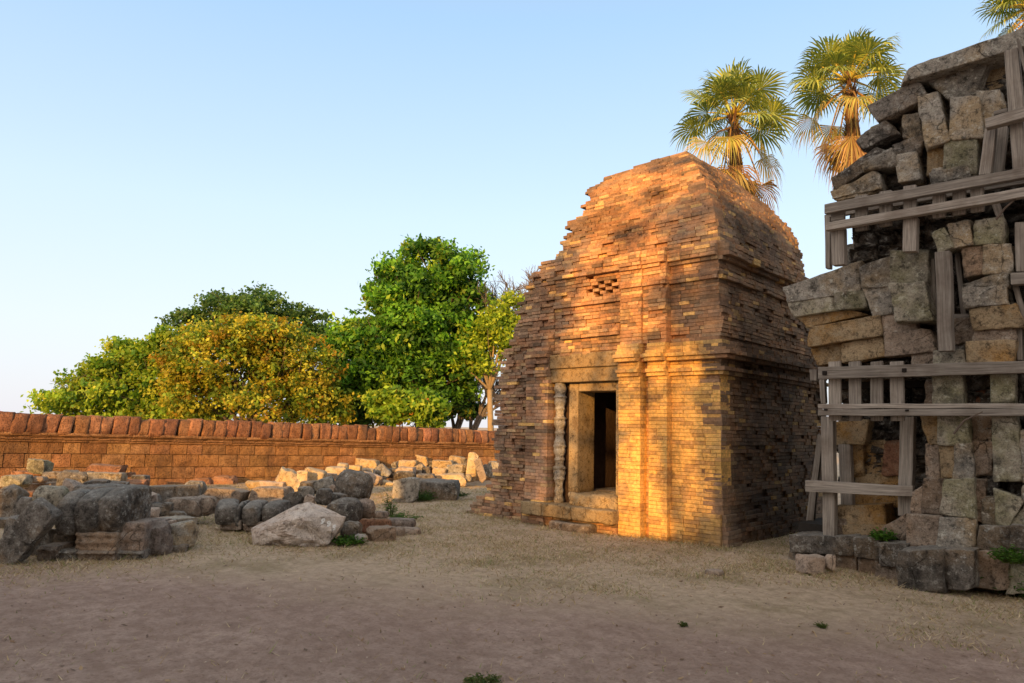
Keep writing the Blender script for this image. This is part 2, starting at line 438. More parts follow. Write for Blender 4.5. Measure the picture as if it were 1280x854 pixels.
for r in range(nrow):
    z0 = r*H; z1 = z0+H; z = z0+H/2
    i = inset(z)
    zt = z
    # ---- front
    x = lerp_tab(XL, z) + random.uniform(-.07, .12) + .10*noise.noise(Vector((5, 5, int(z/.17)*3.3)))
    if z > 6.25:
        x = -7.75 + (z-6.25)*7.5 + random.uniform(-.3, .3)
    xe = XT - i
    if z > 6.42: break
    mo, mo2 = mould(z), mould2(z)
    while x < xe-.03:
        L = random.choice((.2, .22, .25, .17, .14))
        xr_ = x+L/2; xc = x+.012
        p = 0; jit = .011; w = [3, 3, 3, 1, 1.5, 3, 3]; skip = False; rough = 1.0; depth = .3; dk = 1.0
        if z < 4.42:
            if xc < -8.35:
                p = .08; rough = 1.7; w = [2, 6, 2, 3, 1, 2, 5]; jit = .016
                if z < .5: p += .12*(.5-z)
                lim = -8.35
                if 2.45 < z < 3.0 and xc > -8.62: p = .12 + .1*min(1, (z-2.45)*3)
                if -8.9 < xc and z > 2.6: p = .03
            elif xc < -7.85:
                lim = -7.85
                if .37 < z < 2.45: p = .2; rough = .12; jit = .004; w = [1, 8, .5, 1.5, .2, 2, 1]
                elif z <= .37: p = .26; rough = 1.3; jit = .015
                elif z < 3.0: p = .22+.03*math.sin(z*40); rough = .6
                else: p = .06; rough = 1.6
            elif xc < -6.4:
                lim = -6.4
                if z < .22: p = .24; rough = 1.6; jit = .018; dk = .7
                elif z < 2.84: skip = True; L = lim-x
                elif z < 3.25:
                    p = .16 if xc > -7.75 else .05; rough = 1.5; jit = .014; w = [2, 2, 3, 1, 4, 2, 3]
                    if z > 3.12 and xc > -7.7: p = .22
                else:
                    p = .03; rough = 1.2
                    if 3.7 < z < 3.76 or 4.17 < z < 4.23: p = .09; rough = .3
                    if 3.76 < z < 4.17 and -7.2 < xc < -6.52:
                        p = -.0; rough = .25; L = .13; jit = .006
                        if (r + int((xc+10)/.13)) % 2 == 0 and random.random() < .5: skip = True
            elif xc < -5.99:
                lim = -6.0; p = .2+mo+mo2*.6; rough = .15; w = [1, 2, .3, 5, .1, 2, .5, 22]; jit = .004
                if z > 2.95: rough = .9; p = .16+mo2*.6; w = [4, 2, 2, 2, 1, 4, 1, 2]
            elif xc < -5.9:
                lim = -5.9; p = .03+mo; rough = .4
                if z > 2.95: p = .12+mo2*.6
            elif xc < -5.58:
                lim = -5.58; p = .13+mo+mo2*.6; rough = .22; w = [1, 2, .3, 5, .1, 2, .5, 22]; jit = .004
                if z > 2.95: rough = .9; w = [4, 2, 2, 2, 1, 4, 1]
            else:
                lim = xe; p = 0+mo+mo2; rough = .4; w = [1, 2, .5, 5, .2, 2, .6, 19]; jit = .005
                if z < .45: p += .05
                if z > 2.95: w = [3, 2, 3, 1, 3, 3, 2]
            if x+L > lim-.06: L = max(.03, lim-x)
        else:
            p = .04*math.sin(z*17)*.5; rough = 1.25; w = [4, 2, 3, 2, 1.7, 5, 2]; jit = .014
            if x+L > xe-.07: L = xe-x
        xc = xr_
        d = YT + i - p - ero(xc, z, 1.3)*rough
        n1 = fract((xc*.6, 2, z*.8), 1.1, 3)
        if not skip:
            if random.random() < .03*rough: d += random.uniform(.02, .07)
            if n1 > .35 and random.random() < .16*rough: d += .04
            if random.random() < .015*rough: d -= random.uniform(.01, .04)
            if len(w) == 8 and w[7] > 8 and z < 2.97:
                av = (.82, .46, .12); c = pick(w, 0); c = [q*.45+a*.55 for q, a in zip(c, av)]  # sun patch painted into the brick: brighter orange where the light strikes
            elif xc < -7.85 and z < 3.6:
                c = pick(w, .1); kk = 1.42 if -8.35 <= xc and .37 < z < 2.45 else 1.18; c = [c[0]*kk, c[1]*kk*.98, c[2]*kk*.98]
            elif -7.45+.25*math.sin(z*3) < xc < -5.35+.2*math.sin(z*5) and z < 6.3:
                c = pick(w, .25); c = [c[0]*1.58, c[1]*1.38, c[2]*1.1]; c = [min(q, m_) for q, m_ in zip(c, (.78, .46, .2))]  # painted light: warmer, brighter brick along the sunlit upper band
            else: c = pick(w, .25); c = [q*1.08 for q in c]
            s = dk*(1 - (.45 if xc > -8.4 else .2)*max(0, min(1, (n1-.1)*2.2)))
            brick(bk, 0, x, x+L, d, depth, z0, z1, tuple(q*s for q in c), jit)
        x += L
    # ---- side
    y = YT + i - p*0 + random.uniform(0, .1); y = YT+i-(mo if z < 4.4 else 0)
    ye = YB + random.uniform(-.08, .08)
    if z < 3.3: ye += .5
    if z < .4: ye += .1
    if z > 4.4: ye = lerp_tab([(4.4, 12.9), (4.7, 12.8), (5.3, 13.05), (5.8, 13.1), (6.1, 12.95), (6.3, 12.6), (6.5, 12.3)], z)+random.uniform(-.06, .06)
    while y < ye-.02:
        L = random.choice((.2, .22, .25, .17, .14))
        if y+L > ye: L = max(.06, ye-y)
        yc = y+L/2
        if z < 4.42:
            p = mo*1.4 + mo2*1.3; rough = 1.5 if z < 2.4 else .9; jit = .014
            if yc-YT < .35 and z < 2.4: rough = .6
            if z < .55: p += .10*(.55-z)/.55+.02*((r//2) % 2)
            if 2.97 < z < 3.4: p += .04
            w = [3, 2, 4, .6, 4, 2, 3] if z < 3 else [3, 2, 4, .6, 2.5, 2, 3]
        else:
            p = 0; rough = 1.15; w = [3, 2.5, 3, 1, 2, 2, 3]; jit = .014
        n1 = fract((yc*.7+20, 2, z*.8), 1.1, 3)
        d = YT + i - p - ero(yc+30, z, 4.1)*rough
        if random.random() < .03*rough: d += random.uniform(.02, .05)
        if n1 > .3 and random.random() < .10*rough: d += .03
        c = pick(w)
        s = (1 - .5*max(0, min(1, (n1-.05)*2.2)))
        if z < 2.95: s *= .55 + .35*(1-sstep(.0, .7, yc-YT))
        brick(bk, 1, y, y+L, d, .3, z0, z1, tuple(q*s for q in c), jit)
        y += L
temple = empty('brick_temple', (-7.1, YT+1.8, 0), 'ruined orange brick temple with dark open doorway and curved vaulted roof', 'temple')
bk.build('brickwork', M['brick'], temple, origin=(-7.1, YT+1.8, 0))
# inner core with the chamber left open
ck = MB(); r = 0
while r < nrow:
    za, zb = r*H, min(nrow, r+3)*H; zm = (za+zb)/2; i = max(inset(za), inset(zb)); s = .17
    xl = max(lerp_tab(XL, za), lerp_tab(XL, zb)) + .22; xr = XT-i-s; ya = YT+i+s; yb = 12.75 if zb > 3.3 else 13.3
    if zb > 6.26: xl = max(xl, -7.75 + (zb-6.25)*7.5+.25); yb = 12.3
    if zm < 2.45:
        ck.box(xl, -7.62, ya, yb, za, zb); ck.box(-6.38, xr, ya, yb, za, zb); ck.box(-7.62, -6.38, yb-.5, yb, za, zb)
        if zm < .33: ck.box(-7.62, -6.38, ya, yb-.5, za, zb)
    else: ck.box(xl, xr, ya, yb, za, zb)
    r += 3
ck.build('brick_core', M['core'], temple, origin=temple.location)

def tstone(name, h, c, mat, amp=.006, r=.02, n=14, seed=1, parent=None, rot=0):
    vs, fs = stone_verts(h, r, n, amp, seed)
    mb = MB(); mb.add([(v.x+c[0], v.y+c[1], v.z+c[2]) for v in vs], fs)
    return mb.build(name, M[mat], parent or temple, origin=c, smooth=True)
def tbox(name, x0, x1, y0, y1, z0, z1, mat, **k):
    return tstone(name, ((x1-x0)/2, (y1-y0)/2, (z1-z0)/2), ((x0+x1)/2, (y0+y1)/2, (z0+z1)/2), mat, **k)
lin = tbox('lintel', -8.08, -6.38, YT-.16, YT+.35, 2.62, 2.86, 'door_stone', seed=2, n=18, r=.015)
tbox('lintel', -8.04, -6.38, YT-.12, YT+.35, 2.385, 2.615, 'door_stone', seed=3, n=18, r=.012)
# door frame: one mesh (two jambs and head)
df = MB()
def addbox(mb, x0, x1, y0, y1, z0, z1, seed, amp=.005, r=.012, n=14):
    h = ((x1-x0)/2, (y1-y0)/2, (z1-z0)/2); c = ((x0+x1)/2, (y0+y1)/2, (z0+z1)/2)
    vs, fs = stone_verts(h, r, n, amp, seed); mb.add([(v.x+c[0], v.y+c[1], v.z+c[2]) for v in vs], fs)
addbox(df, -7.56, -7.37, YT+.02, YT+.5, .55, 2.385, 4)
addbox(df, -6.60, -6.44, YT+.02, YT+.5, .55, 2.385, 5)
addbox(df, -7.37, -6.60, YT+.022, YT+.48, 2.235, 2.383, 6)
df.build('door_frame', M['door_stone'], temple, origin=(-7, YT+.3, .6), smooth=True)
# carved colonettes
def colonette(xc, yc, z0, z1, rr):
    mb = MB(); prof = []; n = 150; seg = 24
    for k in range(n+1):
        t = k/n; r_ = rr*.8
        for c0, w, a in ((.03, .03, .22), (.1, .02, .18), (.2, .012, .2), (.25, .035, .26), (.29, .012, .3), (.36, .012, .16), (.43, .03, .24), (.47, .012, .28), (.5, .02, .2), (.58, .01, .16),
                         (.66, .03, .25), (.7, .01, .3), (.78, .012, .16), (.84, .03, .24), (.88, .01, .3), (.95, .04, .3)):
            r_ += rr*a*1.4*math.exp(-((t-c0)/w)**2)
        if t < .17: r_ *= .82+.5*abs(t-.08)*3
        prof.append((r_, z0+(z1-z0)*t))
    vs = []
    for (r_, z) in prof:
        for k in range(seg):
            a = 2*math.pi*k/seg
            rq = r_*(1+.05*math.cos(8*a)) + .006*noise.noise(Vector((math.cos(a)*5, z*45, math.sin(a)*5)))
            vs.append((xc+rq*math.cos(a), yc+rq*math.sin(a), z))
    fs = [(i*seg+k, i*seg+(k+1) % seg, (i+1)*seg+(k+1) % seg, (i+1)*seg+k) for i in range(n) for k in range(seg)]
    fs += [tuple(range(seg-1, -1, -1)), tuple(n*seg+k for k in range(seg))]
    mb.add(vs, fs); return mb
colonette(-7.72, YT-.02, .36, 2.385, .088).build('colonette', M['grey_stone'], temple, origin=(-7.72, YT-.02, .36), smooth=True)
colonette(-6.46, YT-.0, .36, 2.385, .075).build('colonette', M['ochre_stone'], temple, origin=(-6.46, YT, .36), smooth=True)
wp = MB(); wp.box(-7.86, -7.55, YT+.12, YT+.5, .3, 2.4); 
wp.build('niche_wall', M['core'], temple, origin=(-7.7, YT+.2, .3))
tbox('sill', -8.28, -7.83, YT-.36, YT+.1, .16, .375, 'door_stone', seed=7, amp=.012, r=.025)
tbox('sill', -7.82, -7.2, YT-.38, YT+.12, .165, .37, 'door_stone', seed=8, amp=.014, r=.03)
tbox('sill', -7.19, -6.39, YT-.37, YT+.12, .16, .375, 'door_stone', seed=9, amp=.018, r=.035)
tbox('threshold', -7.42, -6.95, YT-.2, YT+.6, .33, .56, 'door_stone', seed=10, amp=.05, r=.08)
tbox('threshold', -6.98, -6.42, YT-.2, YT+.6, .33, .58, 'door_stone', seed=11, amp=.04, r=.08)
tbox('chamber_floor', -7.6, -6.4, YT+.62, YT+2.9, .3, .58, 'brown_stone', seed=12)
def ground_stone(name, label, cat, c, h, mat, seed, amp=.02, r=.05, rz=0, n=12, group=None, tilt=(0, 0)):
    vs, fs = stone_verts(h, r, n, amp, seed); mb = MB()
    rm = Matrix.Rotation(tilt[0], 3, 'X') @ Matrix.Rotation(tilt[1], 3, 'Y')
    mb.add([rm @ v for v in vs], fs)
    o = mb.build(name, M[mat], smooth=True); o.location = c; o.rotation_euler.z = rz
    return tag(o, label, cat, group)
p = on(2, 0, 716, 663)
ground_stone('step_stone', 'low flat worn stone lying on the ground below the temple door sill', 'stone', (p.x, p.y+.05, .04), (.4, .2, .085), 'brown_stone', 31, .02, .06)
p = on(2, 0, 893, 718)
ground_stone('pebble', 'small pale loose stone lying alone on the earth before the temple corner', 'stone', (p.x, p.y, .02), (.09, .07, .035), 'pale_stone', 33, .015, .03, n=7)

# ------------------------------------------------------------------ LATERITE WALL
wall = empty('laterite_wall', WA.lerp(WB, .5), 'long red laterite enclosure wall with rounded coping blocks', 'wall')
ang = math.atan2(WD.y, WD.x)
def wpt(s, out, z):  # s along, out = toward the court
    q = WA + WD*s + WN*out; return (q.x, q.y, z)
def wtop(s): return 1.67 - .0142*(s-.7)
def wbase(s): return .10 - .01*s
bl = MB(); random.seed(11)
s_a, s_b = -5.0, 17.5
def wblock(mb, s0, s1, o0, z0, z1, thick=.5, col=(1, 1, 1), g=.006, amp=.01, n=3):
    vs, fs = cube_grid(n); out = []
    for v in vs:
        s = (s0+s1)/2 + v[0]*((s1-s0)/2-g); o = o0 - thick/2 + v[1]*thick/2
        zz = (z0+z1)/2 + v[2]*((z1-z0)/2-g)
        e = sum(abs(c) > .99 for c in v)
        if e >= 2: o -= .012 if v[1] > 0 else 0
        nn = noise.noise(Vector((s*5, zz*5, o*2)))*amp
        out.append(wpt(s, o+nn, zz))
    mb.add(out, [f for f in fs], col)
rel = [-.6, -.02, .2, .42, .66, .86]       # courses as fraction of the wall below the cornice
for k in range(len(rel)-1):
    s = s_a + random.uniform(0, .3)
    while s < s_b:
        L = random.uniform(.3, .62); s1 = s+L
        def zz(f, ss): return wbase(ss) + (wtop(ss)-.56-wbase(ss))*f/.86
        c = random.uniform(.75, 1.18); c2 = c*random.uniform(.92, 1.05)
        wblock(bl, s, s1, 0+random.uniform(-.01, .01), zz(rel[k], s), zz(rel[k+1], s), col=(c, c2, c2*random.uniform(.85, 1.05)))
        s = s1
for (dz0, dz1, out) in ((-.56, -.51, .03), (-.51, -.465, .06), (-.465, -.43, .035), (-.43, -.365, .085)):
    s = s_a
    while s < s_b:
        L = random.uniform(.4, .8); c = random.uniform(.8, 1.1)
        wblock(bl, s, s+L, out, wtop(s)+dz0, wtop(s)+dz1, .62, (c, c, c), .003, .008); s += L
bl.build('wall_courses', M['laterite'], wall, origin=wall.location)
s = s_a; ncap = 0
while s < s_b:
    L = random.uniform(.2, .31); mb = MB(); sd = random.random()*50
    lean = .10+random.uniform(-.04, .04)
    vs, fs = cube_grid(6); out = []; c = random.uniform(.6, 1.2)
    proud = random.uniform(-.02, .03); lift = random.uniform(-.02, .02) if random.random() < .8 else random.uniform(-.06, .01)
    for v in vs:
        ss = s+L/2 + v[0]*(L/2-.0015)
        t = v[2]*.5+.5                     # 0 base 1 top
        # section: half barrel leaning
        half = .34*(1-.62*t**1.6) + proud
        o = -.28 + v[1]*half
        z = wtop(ss) - .40 + (.42+lift)*math.sin(t*math.pi/2)**.9 - (.02 if abs(v[1]) > .9 and t > .9 else 0)
        if abs(v[0]) > .99 : o -= .011*v[1]
        ss += -lean*(1-t) * (1 if v[1] > -2 else 0)
        nn = fract((ss*4+sd, z*4, o*4), 1.6, 3)*.03
        out.append(wpt(ss, o+nn*(1 if v[1] > 0 else -1), z+nn*.6))
    mb.add(out, fs, (c, c*random.uniform(.9, 1.02), c*random.uniform(.85, 1.05)))
    mb.build('coping_stone', M['laterite_cap'], wall, origin=wpt(s+L/2, -.28, wtop(s)-.3), smooth=True)
    s += L; ncap += 1

# ------------------------------------------------------------------ STONE RUIN (right)
ruin = empty('stone_ruin', (-1.2, 10.2, 0), 'tall ruined grey sandstone tower of loose cracked blocks propped with timber', 'ruin')
A = lambda x, y: (980+x/3.883, 20+y/3.883)
B = lambda x, y: (980+x/3.283, 200+y/3.283)
C = lambda x, y: (980+x/4.267, 430+y/4.267)
D = lambda x, y: (980+x/4.267, 580+y/4.267)
ST = [
 (A, (555,262, 1180,46, 1180,150, 560,322), 8.95, .9, 'grey_stone'), (A, (692,308, 985,222, 922,385, 800,402), 9.12, .5, 'grey_stone'),
 (A, (990,240, 1090,190, 1090,330, 930,382), 9.3, .5, 'ochre_stone'), (A, (410,432, 645,308, 690,398, 470,515), 9.05, .8, 'dark_stone'),
 (A, (650,385, 738,370, 795,600, 690,640), 9.0, .5, 'grey_stone'), (A, (815,402, 940,385, 965,585, 803,602), 9.0, .5, 'grey_stone'),
 (A, (940,372, 1040,358, 1062,440, 948,620), 9.08, .5, 'grey_stone'), (A, (345,590, 492,503, 545,570, 390,645), 9.05, .7, 'dark_stone'),
 (A, (580,485, 650,468, 662,600, 580,585), 9.12, .4, 'grey_stone'), (A, (525,630, 690,560, 645,665, 532,692), 9.1, .5, 'dark_stone'),
 (A, (545,680, 635,655, 655,785, 560,805), 9.05, .5, 'grey_stone'), (A, (700,645, 780,602, 772,745, 700,772), 9.1, .4, 'ochre_stone'),
 (A, (785,605, 930,605, 935,765, 778,745), 9.02, .5, 'moss_stone'), (A, (712,762, 885,728, 905,785, 715,815), 9.0, .5, 'grey_stone'),
 (A, (235,780, 440,640, 520,660, 250,850), 9.05, .8, 'dark_stone'), (A, (370,715, 520,640, 540,715, 385,745), 9.0, .8, 'grey_stone'),
 (A, (235,845, 455,745, 460,835, 245,880), 9.05, .8, 'grey_stone'),
 (B, (205,120, 385,85, 390,128, 218,162), 9.08, .8, 'grey_stone'), (B, (605,42, 780,20, 790,78, 605,104), 9.05, .4, 'grey_stone'),
 (B, (248,352, 450,318, 460,402, 250,435), 9.45, .5, 'grey_stone'), (B, (2,518, 310,415, 312,540, 18,582), 9.15, .8, 'grey_stone'),
 (B, (20,586, 208,548, 216,612, 38,642), 9.17, .8, 'moss_stone'), (B, (207,550, 322,538, 335,602, 220,612), 9.15, .8, 'moss_stone'),
 (B, (48,643, 222,610, 335,640, 102,684), 9.25, .7, 'ochre_stone'), (B, (94,692, 388,640, 402,716, 105,762), 9.12, .8, 'ochre_stone'),
 (B, (112,778, 236,755, 242,822, 145,840), 9.25, .7, 'ochre_stone'), (B, (236,755, 405,730, 408,802, 241,830), 9.2, .7, 'ochre_stone'),
 (B, (315,442, 432,398, 436,520, 320,520), 9.1, .5, 'grey_stone'), (B, (320,520, 436,505, 442,625, 372,640), 9.12, .5, 'grey_stone'),
 (B, (440,376, 582,368, 586,500, 440,505), 9.02, .6, 'moss_stone'), (B, (435,510, 572,500, 608,655, 458,660), 8.95, .6, 'moss_stone'),
 (B, (395,640, 522,625, 545,702, 412,706), 9.15, .5, 'brown_stone'), (B, (415,712, 592,698, 622,782, 420,802), 9.1, .5, 'brown_stone'),
 (B, (608,300, 650,280, 688,350, 640,382), 8.85, .25, 'moss_stone'), (B, (673,268, 752,248, 772,342, 690,358), 8.9, .35, 'grey_stone'),
 (B, (790,250, 890,235, 892,335, 778,348), 8.92, .4, 'moss_stone'), (B, (728,365, 822,350, 822,462, 742,476), 8.95, .4, 'brown_stone'),
 (B, (822,350, 928,345, 932,462, 822,464), 8.93, .4, 'grey_stone'), (B, (738,505, 912,460, 918,515, 740,522), 8.9, .5, 'grey_stone'),
 (B, (738,528, 912,520, 912,588, 742,602), 8.88, .5, 'grey_stone'), (B, (762,612, 950,590, 985,682, 780,692), 8.9, .5, 'ochre_stone'),
 (B, (780,692, 950,695, 952,740, 780,742), 8.95, .5, 'brown_stone'), (B, (750,748, 950,742, 932,832, 755,836), 8.9, .5, 'ochre_stone'),
 (B, (690,652, 772,650, 774,748, 697,752), 9.05, .4, 'brown_stone'), (B, (690,752, 746,750, 746,782, 690,784), 9.1, .4, 'dark_stone'),
 (B, (618,785, 730,783, 742,838, 618,838), 8.95, .4, 'moss_stone'), (B, (525,788, 612,782, 615,838, 530,842), 9.15, .4, 'brown_stone'),
 (C, (798,168, 940,165, 952,318, 800,318), 9.0, .5, 'moss_stone'), (C, (760,198, 800,198, 802,330, 758,330), 9.1, .4, 'brown_stone'),
 (C, (985,215, 1062,195, 1060,320, 988,320), 9.25, .3, 'red_stone'), (C, (1105,160, 1225,160, 1222,320, 1108,320), 9.0, .5, 'moss_stone'),
 (C, (730,380, 822,380, 828,532, 772,532), 9.05, .5, 'ochre_stone'), (C, (826,380, 970,378, 985,532, 826,532), 9.0, .5, 'moss_stone'),
 (C, (985,400, 1102,380, 1102,525, 990,525), 9.15, .5, 'brown_stone'), (C, (1110,380, 1222,380, 1275,725, 1128,730), 8.95, .5, 'moss_stone'),
 (C, (255,420, 445,412, 420,532, 262,532), 9.6, .4, 'ochre_stone'), (C, (415,520, 545,520, 545,705, 412,705), 9.8, .3, 'ochre_stone'),
 (C, (545,525, 618,525, 612,700, 530,698), 9.7, .3, 'red_stone'), (C, (760,538, 818,535, 824,720, 765,724), 9.08, .35, 'brown_stone'),
 (C, (820,538, 906,535, 908,720, 842,725), 9.05, .35, 'ochre_stone'), (C, (910,534, 998,530, 1008,728, 910,728), 9.0, .5, 'grey_stone'),
 (C, (1000,525, 1106,525, 1105,692, 1016,708), 9.08, .5, 'brown_stone'), (C, (352,540, 412,540, 416,705, 362,705), 9.7, .3, 'ochre_stone'),
 (D, (385,62, 612,58, 612,228, 372,228), 9.75, .4, 'ochre_stone'), (D, (275,230, 345,228, 345,304, 300,300), 9.4, .5, 'ochre_stone'),
 (D, (345,230, 525,222, 530,332, 328,338), 9.4, .5, 'ochre_stone'), (D, (268,300, 322,300, 322,388, 274,388), 9.38, .4, 'brown_stone'),
 (D, (322,335, 612,330, 612,400, 322,392), 9.36, .5, 'ochre_stone'), (D, (520,345, 640,270, 655,300, 648,412), 9.15, .3, 'brown_stone'),
 (D, (662,272, 838,285, 828,442, 658,432), 8.95, .5, 'brown_stone'), (D, (840,290, 1012,290, 1012,468, 818,452), 8.9, .5, 'grey_stone'),
 (D, (32,385, 378,392, 372,488, 36,468), 9.15, .8, 'dark_stone'), (D, (378,398, 508,402, 508,508, 382,492), 9.05, .8, 'dark_stone'),
 (D, (508,430, 662,428, 610,545, 514,542), 8.9, .6, 'dark_stone'), (D, (612,490, 690,445, 835,465, 848,690, 605,682), 8.5, .7, 'dark_stone'),
 (D, (840,465, 1005,470, 1002,665, 850,668), 8.55, .7, 'dark_stone'), (D, (280,488, 375,488, 380,575, 285,570), 9.2, .5, 'brown_stone'),
 (D, (400,512, 510,515, 505,590, 400,582), 9.1, .5, 'brown_stone'), (D, (498,540, 606,545, 602,640, 498,622), 8.95, .5, 'brown_stone'),
 (D, (860,88, 1002,88, 1012,288, 832,268), 8.9, .5, 'moss_stone'), (D, (752,82, 852,82, 838,268, 738,262), 8.98, .5, 'brown_stone'),
 (D, (688,160, 745,108, 748,268, 684,265), 9.05, .4, 'brown_stone'), (D, (1008,85, 1066,88, 1062,315, 1010,305), 9.0, .5, 'brown_stone'),
 (D, (1060,88, 1132,85, 1132,178, 1064,182), 9.1, .5, 'dark_stone'), (D, (1066,185, 1122,180, 1138,330, 1064,315), 9.0, .4, 'grey_stone'),
 (D, (1128,138, 1270,200, 1190,332, 1140,332), 8.95, .4, 'moss_stone'), (D, (1192,332, 1275,230, 1300,180, 1310,332), 8.98, .4, 'moss_stone'),
 (D, (1042,335, 1218,335, 1218,472, 1042,462), 8.85, .6, 'dark_stone'), (D, (1220,335, 1340,335, 1340,460, 1220,455), 8.82, .6, 'dark_stone'),
 (D, (1018,475, 1188,478, 1188,668, 1028,660), 8.8, .6, 'brown_stone'), (D, (1188,478, 1330,470, 1330,690, 1190,690), 8.85, .6, 'moss_stone'),
 (D, (30,468, 100,475, 95,535, 28,522), 9.3, .6, 'dark_stone'),
 (C, (1240,165, 1340,165, 1340,420, 1240,420), 9.3, .4, 'brown_stone'), (B, (980,560, 1060,560, 1060,820, 985,820), 9.4, .4, 'brown_stone'),
]
random.seed(5)
ns = 0
for f, q, yf, th, mt in ST:
    pts = [f(q[i], q[i+1]) for i in range(0, len(q), 2)]
    if len(pts) == 5: pts = [((pts[0][0]), (pts[0][1]+pts[1][1])/2), pts[2], pts[3], pts[4]]
    mb = MB(); ns += 1
    big = max(abs(pts[0][0]-pts[2][0]), abs(pts[0][1]-pts[2][1]))
    facade_stone(mb, pts, yf, th, r=random.uniform(.006, .018), n=16 if big > 40 else 12, amp=random.uniform(.012, .026), seed=ns*1.37)
    c = on(1, yf, sum(p[0] for p in pts)/4, sum(p[1] for p in pts)/4); c.y += th/2
    mb.build('stone_block', M[mt], ruin, origin=c, smooth=True)
print('ruin stones', ns, 'coping', ncap)
# dark rubble core behind the facing (stepped)
rc = MB()
def core_px(x0, y0, x1, y1, yf, yb):
    a = on(1, yf, x0, y0); b = on(1, yf, x1, y1)
    rc.box(a.x, max(b.x, a.x+.2), yf, yb, max(0, min(a.z, b.z)), max(a.z, b.z))
for x0, y0, y1, yf in ((1140, 78, 115, 9.5), (1100, 112, 160, 9.5), (1075, 165, 260, 9.5), (1060, 250, 330, 9.6), (1012, 345, 400, 9.6), (1025, 395, 470, 9.6), (1040, 460, 545, 10.0), (1045, 540, 660, 10.05), (1160, 460, 690, 9.35)):
    a = on(1, yf, x0+16, y0+16); b = on(1, yf, x0+16, y1+16)
    rc.box(a.x, 2.2, yf, 12.5, max(.0, b.z), a.z)
random.seed(19)
def fillstones(x0, y0, x1, y1, yf, k):
    a = on(1, yf, x0, y0); b = on(1, yf, x1, y1); lo, hi_ = min(a.z, b.z), max(a.z, b.z); z = lo
    while z < hi_-.05:
        hh = random.uniform(.12, .26); x = a.x + random.uniform(0, .1)
        while x < max(b.x, -1.1):
            w_ = random.uniform(.16, .42); h = (w_/2, .2, hh/2*1.04)
            vs, fs = stone_verts(h, .03, 8, .03, random.random()*99, cuts=6, lo=.7, hi=.95)
            rc2.add([(v.x+x+w_/2, v.y+yf+random.uniform(-.06, .08), v.z+z+hh/2) for v in vs], fs); x += w_*.97
        z += hh*.97
rc2 = MB()
for q in ((1165, 118, 1290, 160, 9.5), (1115, 150, 1290, 190, 9.5), (1090, 180, 1290, 262, 9.5), (1062, 262, 1290, 345, 9.6), (1030, 350, 1290, 470, 9.55), (1050, 475, 1290, 545, 10.0), (1050, 545, 1160, 650, 10.0), (1165, 470, 1290, 700, 9.38)):
    fillstones(*q, 1)
rc2.build('rubble_fill', M['dark_stone'], ruin, origin=ruin.location, smooth=True)
rc.build('rubble_core', M['rubble_core'], ruin, origin=ruin.location)
pl = MB(); pl.box(-3.75, 2.3, 9.55, 12.7, 0, .45); pl.box(-2.6, 2.3, 9.2, 9.56, 0, .44)
pl.build('plinth_fill', M['rubble_core'], ruin, origin=ruin.location)
# the hidden right hand remainder of the facing
rr_ = MB(); random.seed(3)
for zz in range(9):
    x = -1.25+.35*(zz > 2)
    while x < 2.2:
        L = random.uniform(.4, .7); h = ((L-.02)/2, .3, .28)
        vs, fs = stone_verts(h, .05, 6, .02, random.random()*90)
        rr_.add([(v.x+x+L/2, v.y+9.25+random.uniform(-.02, .02), v.z+.3+zz*.56) for v in vs], fs); x += L
rr_.build('east_facing', M['grey_stone'], ruin, origin=ruin.location, smooth=True)

# ---- loose stones at its foot
def px_stone(name, label, f, bb, foot, mat, seed, thick=.8, tilt=0, amp=None, rnd=.10, n=18, yaw=0, group=None, cat='stone', lift=0):
    (x0, y0), (x1, y1) = f(bb[0], bb[1]), f(bb[2], bb[3])
    cx, cy = (x0+x1)/2, (y0+y1)/2
    gp = on(2, 0, cx, foot); d = gp.dot(FWD)
    w = (x1-x0)*d/FPX; hh = (y1-y0)*d/FPX
    th = max(.08, thick*min(w, hh*2.2))
    c = at(cx, cy, d+th/2*.8); c.z += lift
    w *= (d+th*.4)/d*1.05; hh *= (d+th*.4)/d*1.06
    h = (w/2, th/2, hh/2)
    m_ = min(h)
    vs, fs = stone_verts(h, m_*1.6*rnd, n, (amp if amp is not None else .12)*m_*1.5, seed, cuts=16 if rnd < .35 else 9, lo=.62 if rnd < .35 else .78, hi=.95)
    mb = MB(); rm = Matrix.Rotation(tilt, 3, 'Y')
    mb.add([rm @ v for v in vs], fs)
    base = hh/2*.98
    for i_, v in enumerate(mb.v): mb.v[i_] = (v[0], v[1], v[2]+base)
    o = mb.build(name, M[mat], smooth=True)
    o.location = (c.x, c.y, c.z-base); o.rotation_euler.z = R(43.3)+R(yaw)
    return tag(o, label, cat, group)
_s = [100]
def S(label, f, bb, foot, mat='grey_stone', name='fallen_stone', **k):
    _s[0] += 1; return px_stone(name, label, f, bb, foot, mat, _s[0]*.731, **k)
S('pale grey loose slab leaning against the left foot of the stone ruin', D, (85,492,218,580), 718, 'pale_stone', yaw=12, rnd=.12)
S('small upright pale square block at the left foot of the stone ruin', D, (220,488,272,565), 716, 'pale_stone', yaw=-8, rnd=.08)
L = lambda x, y: (x/5.508, 560+y/5.508)
Mm = lambda x, y: (110+x/5.694, 560+y/5.694)
Nn = lambda x, y: (220+x/6.569, 570+y/6.569)
O = lambda x, y: (360+x/6.571, 570+y/6.571)
Q = lambda x, y: (400+x/5.818, 560+y/5.818)
P1 = lambda x, y: (x, y)
GL = 'broken sandstone heaped at the foot of the laterite wall'
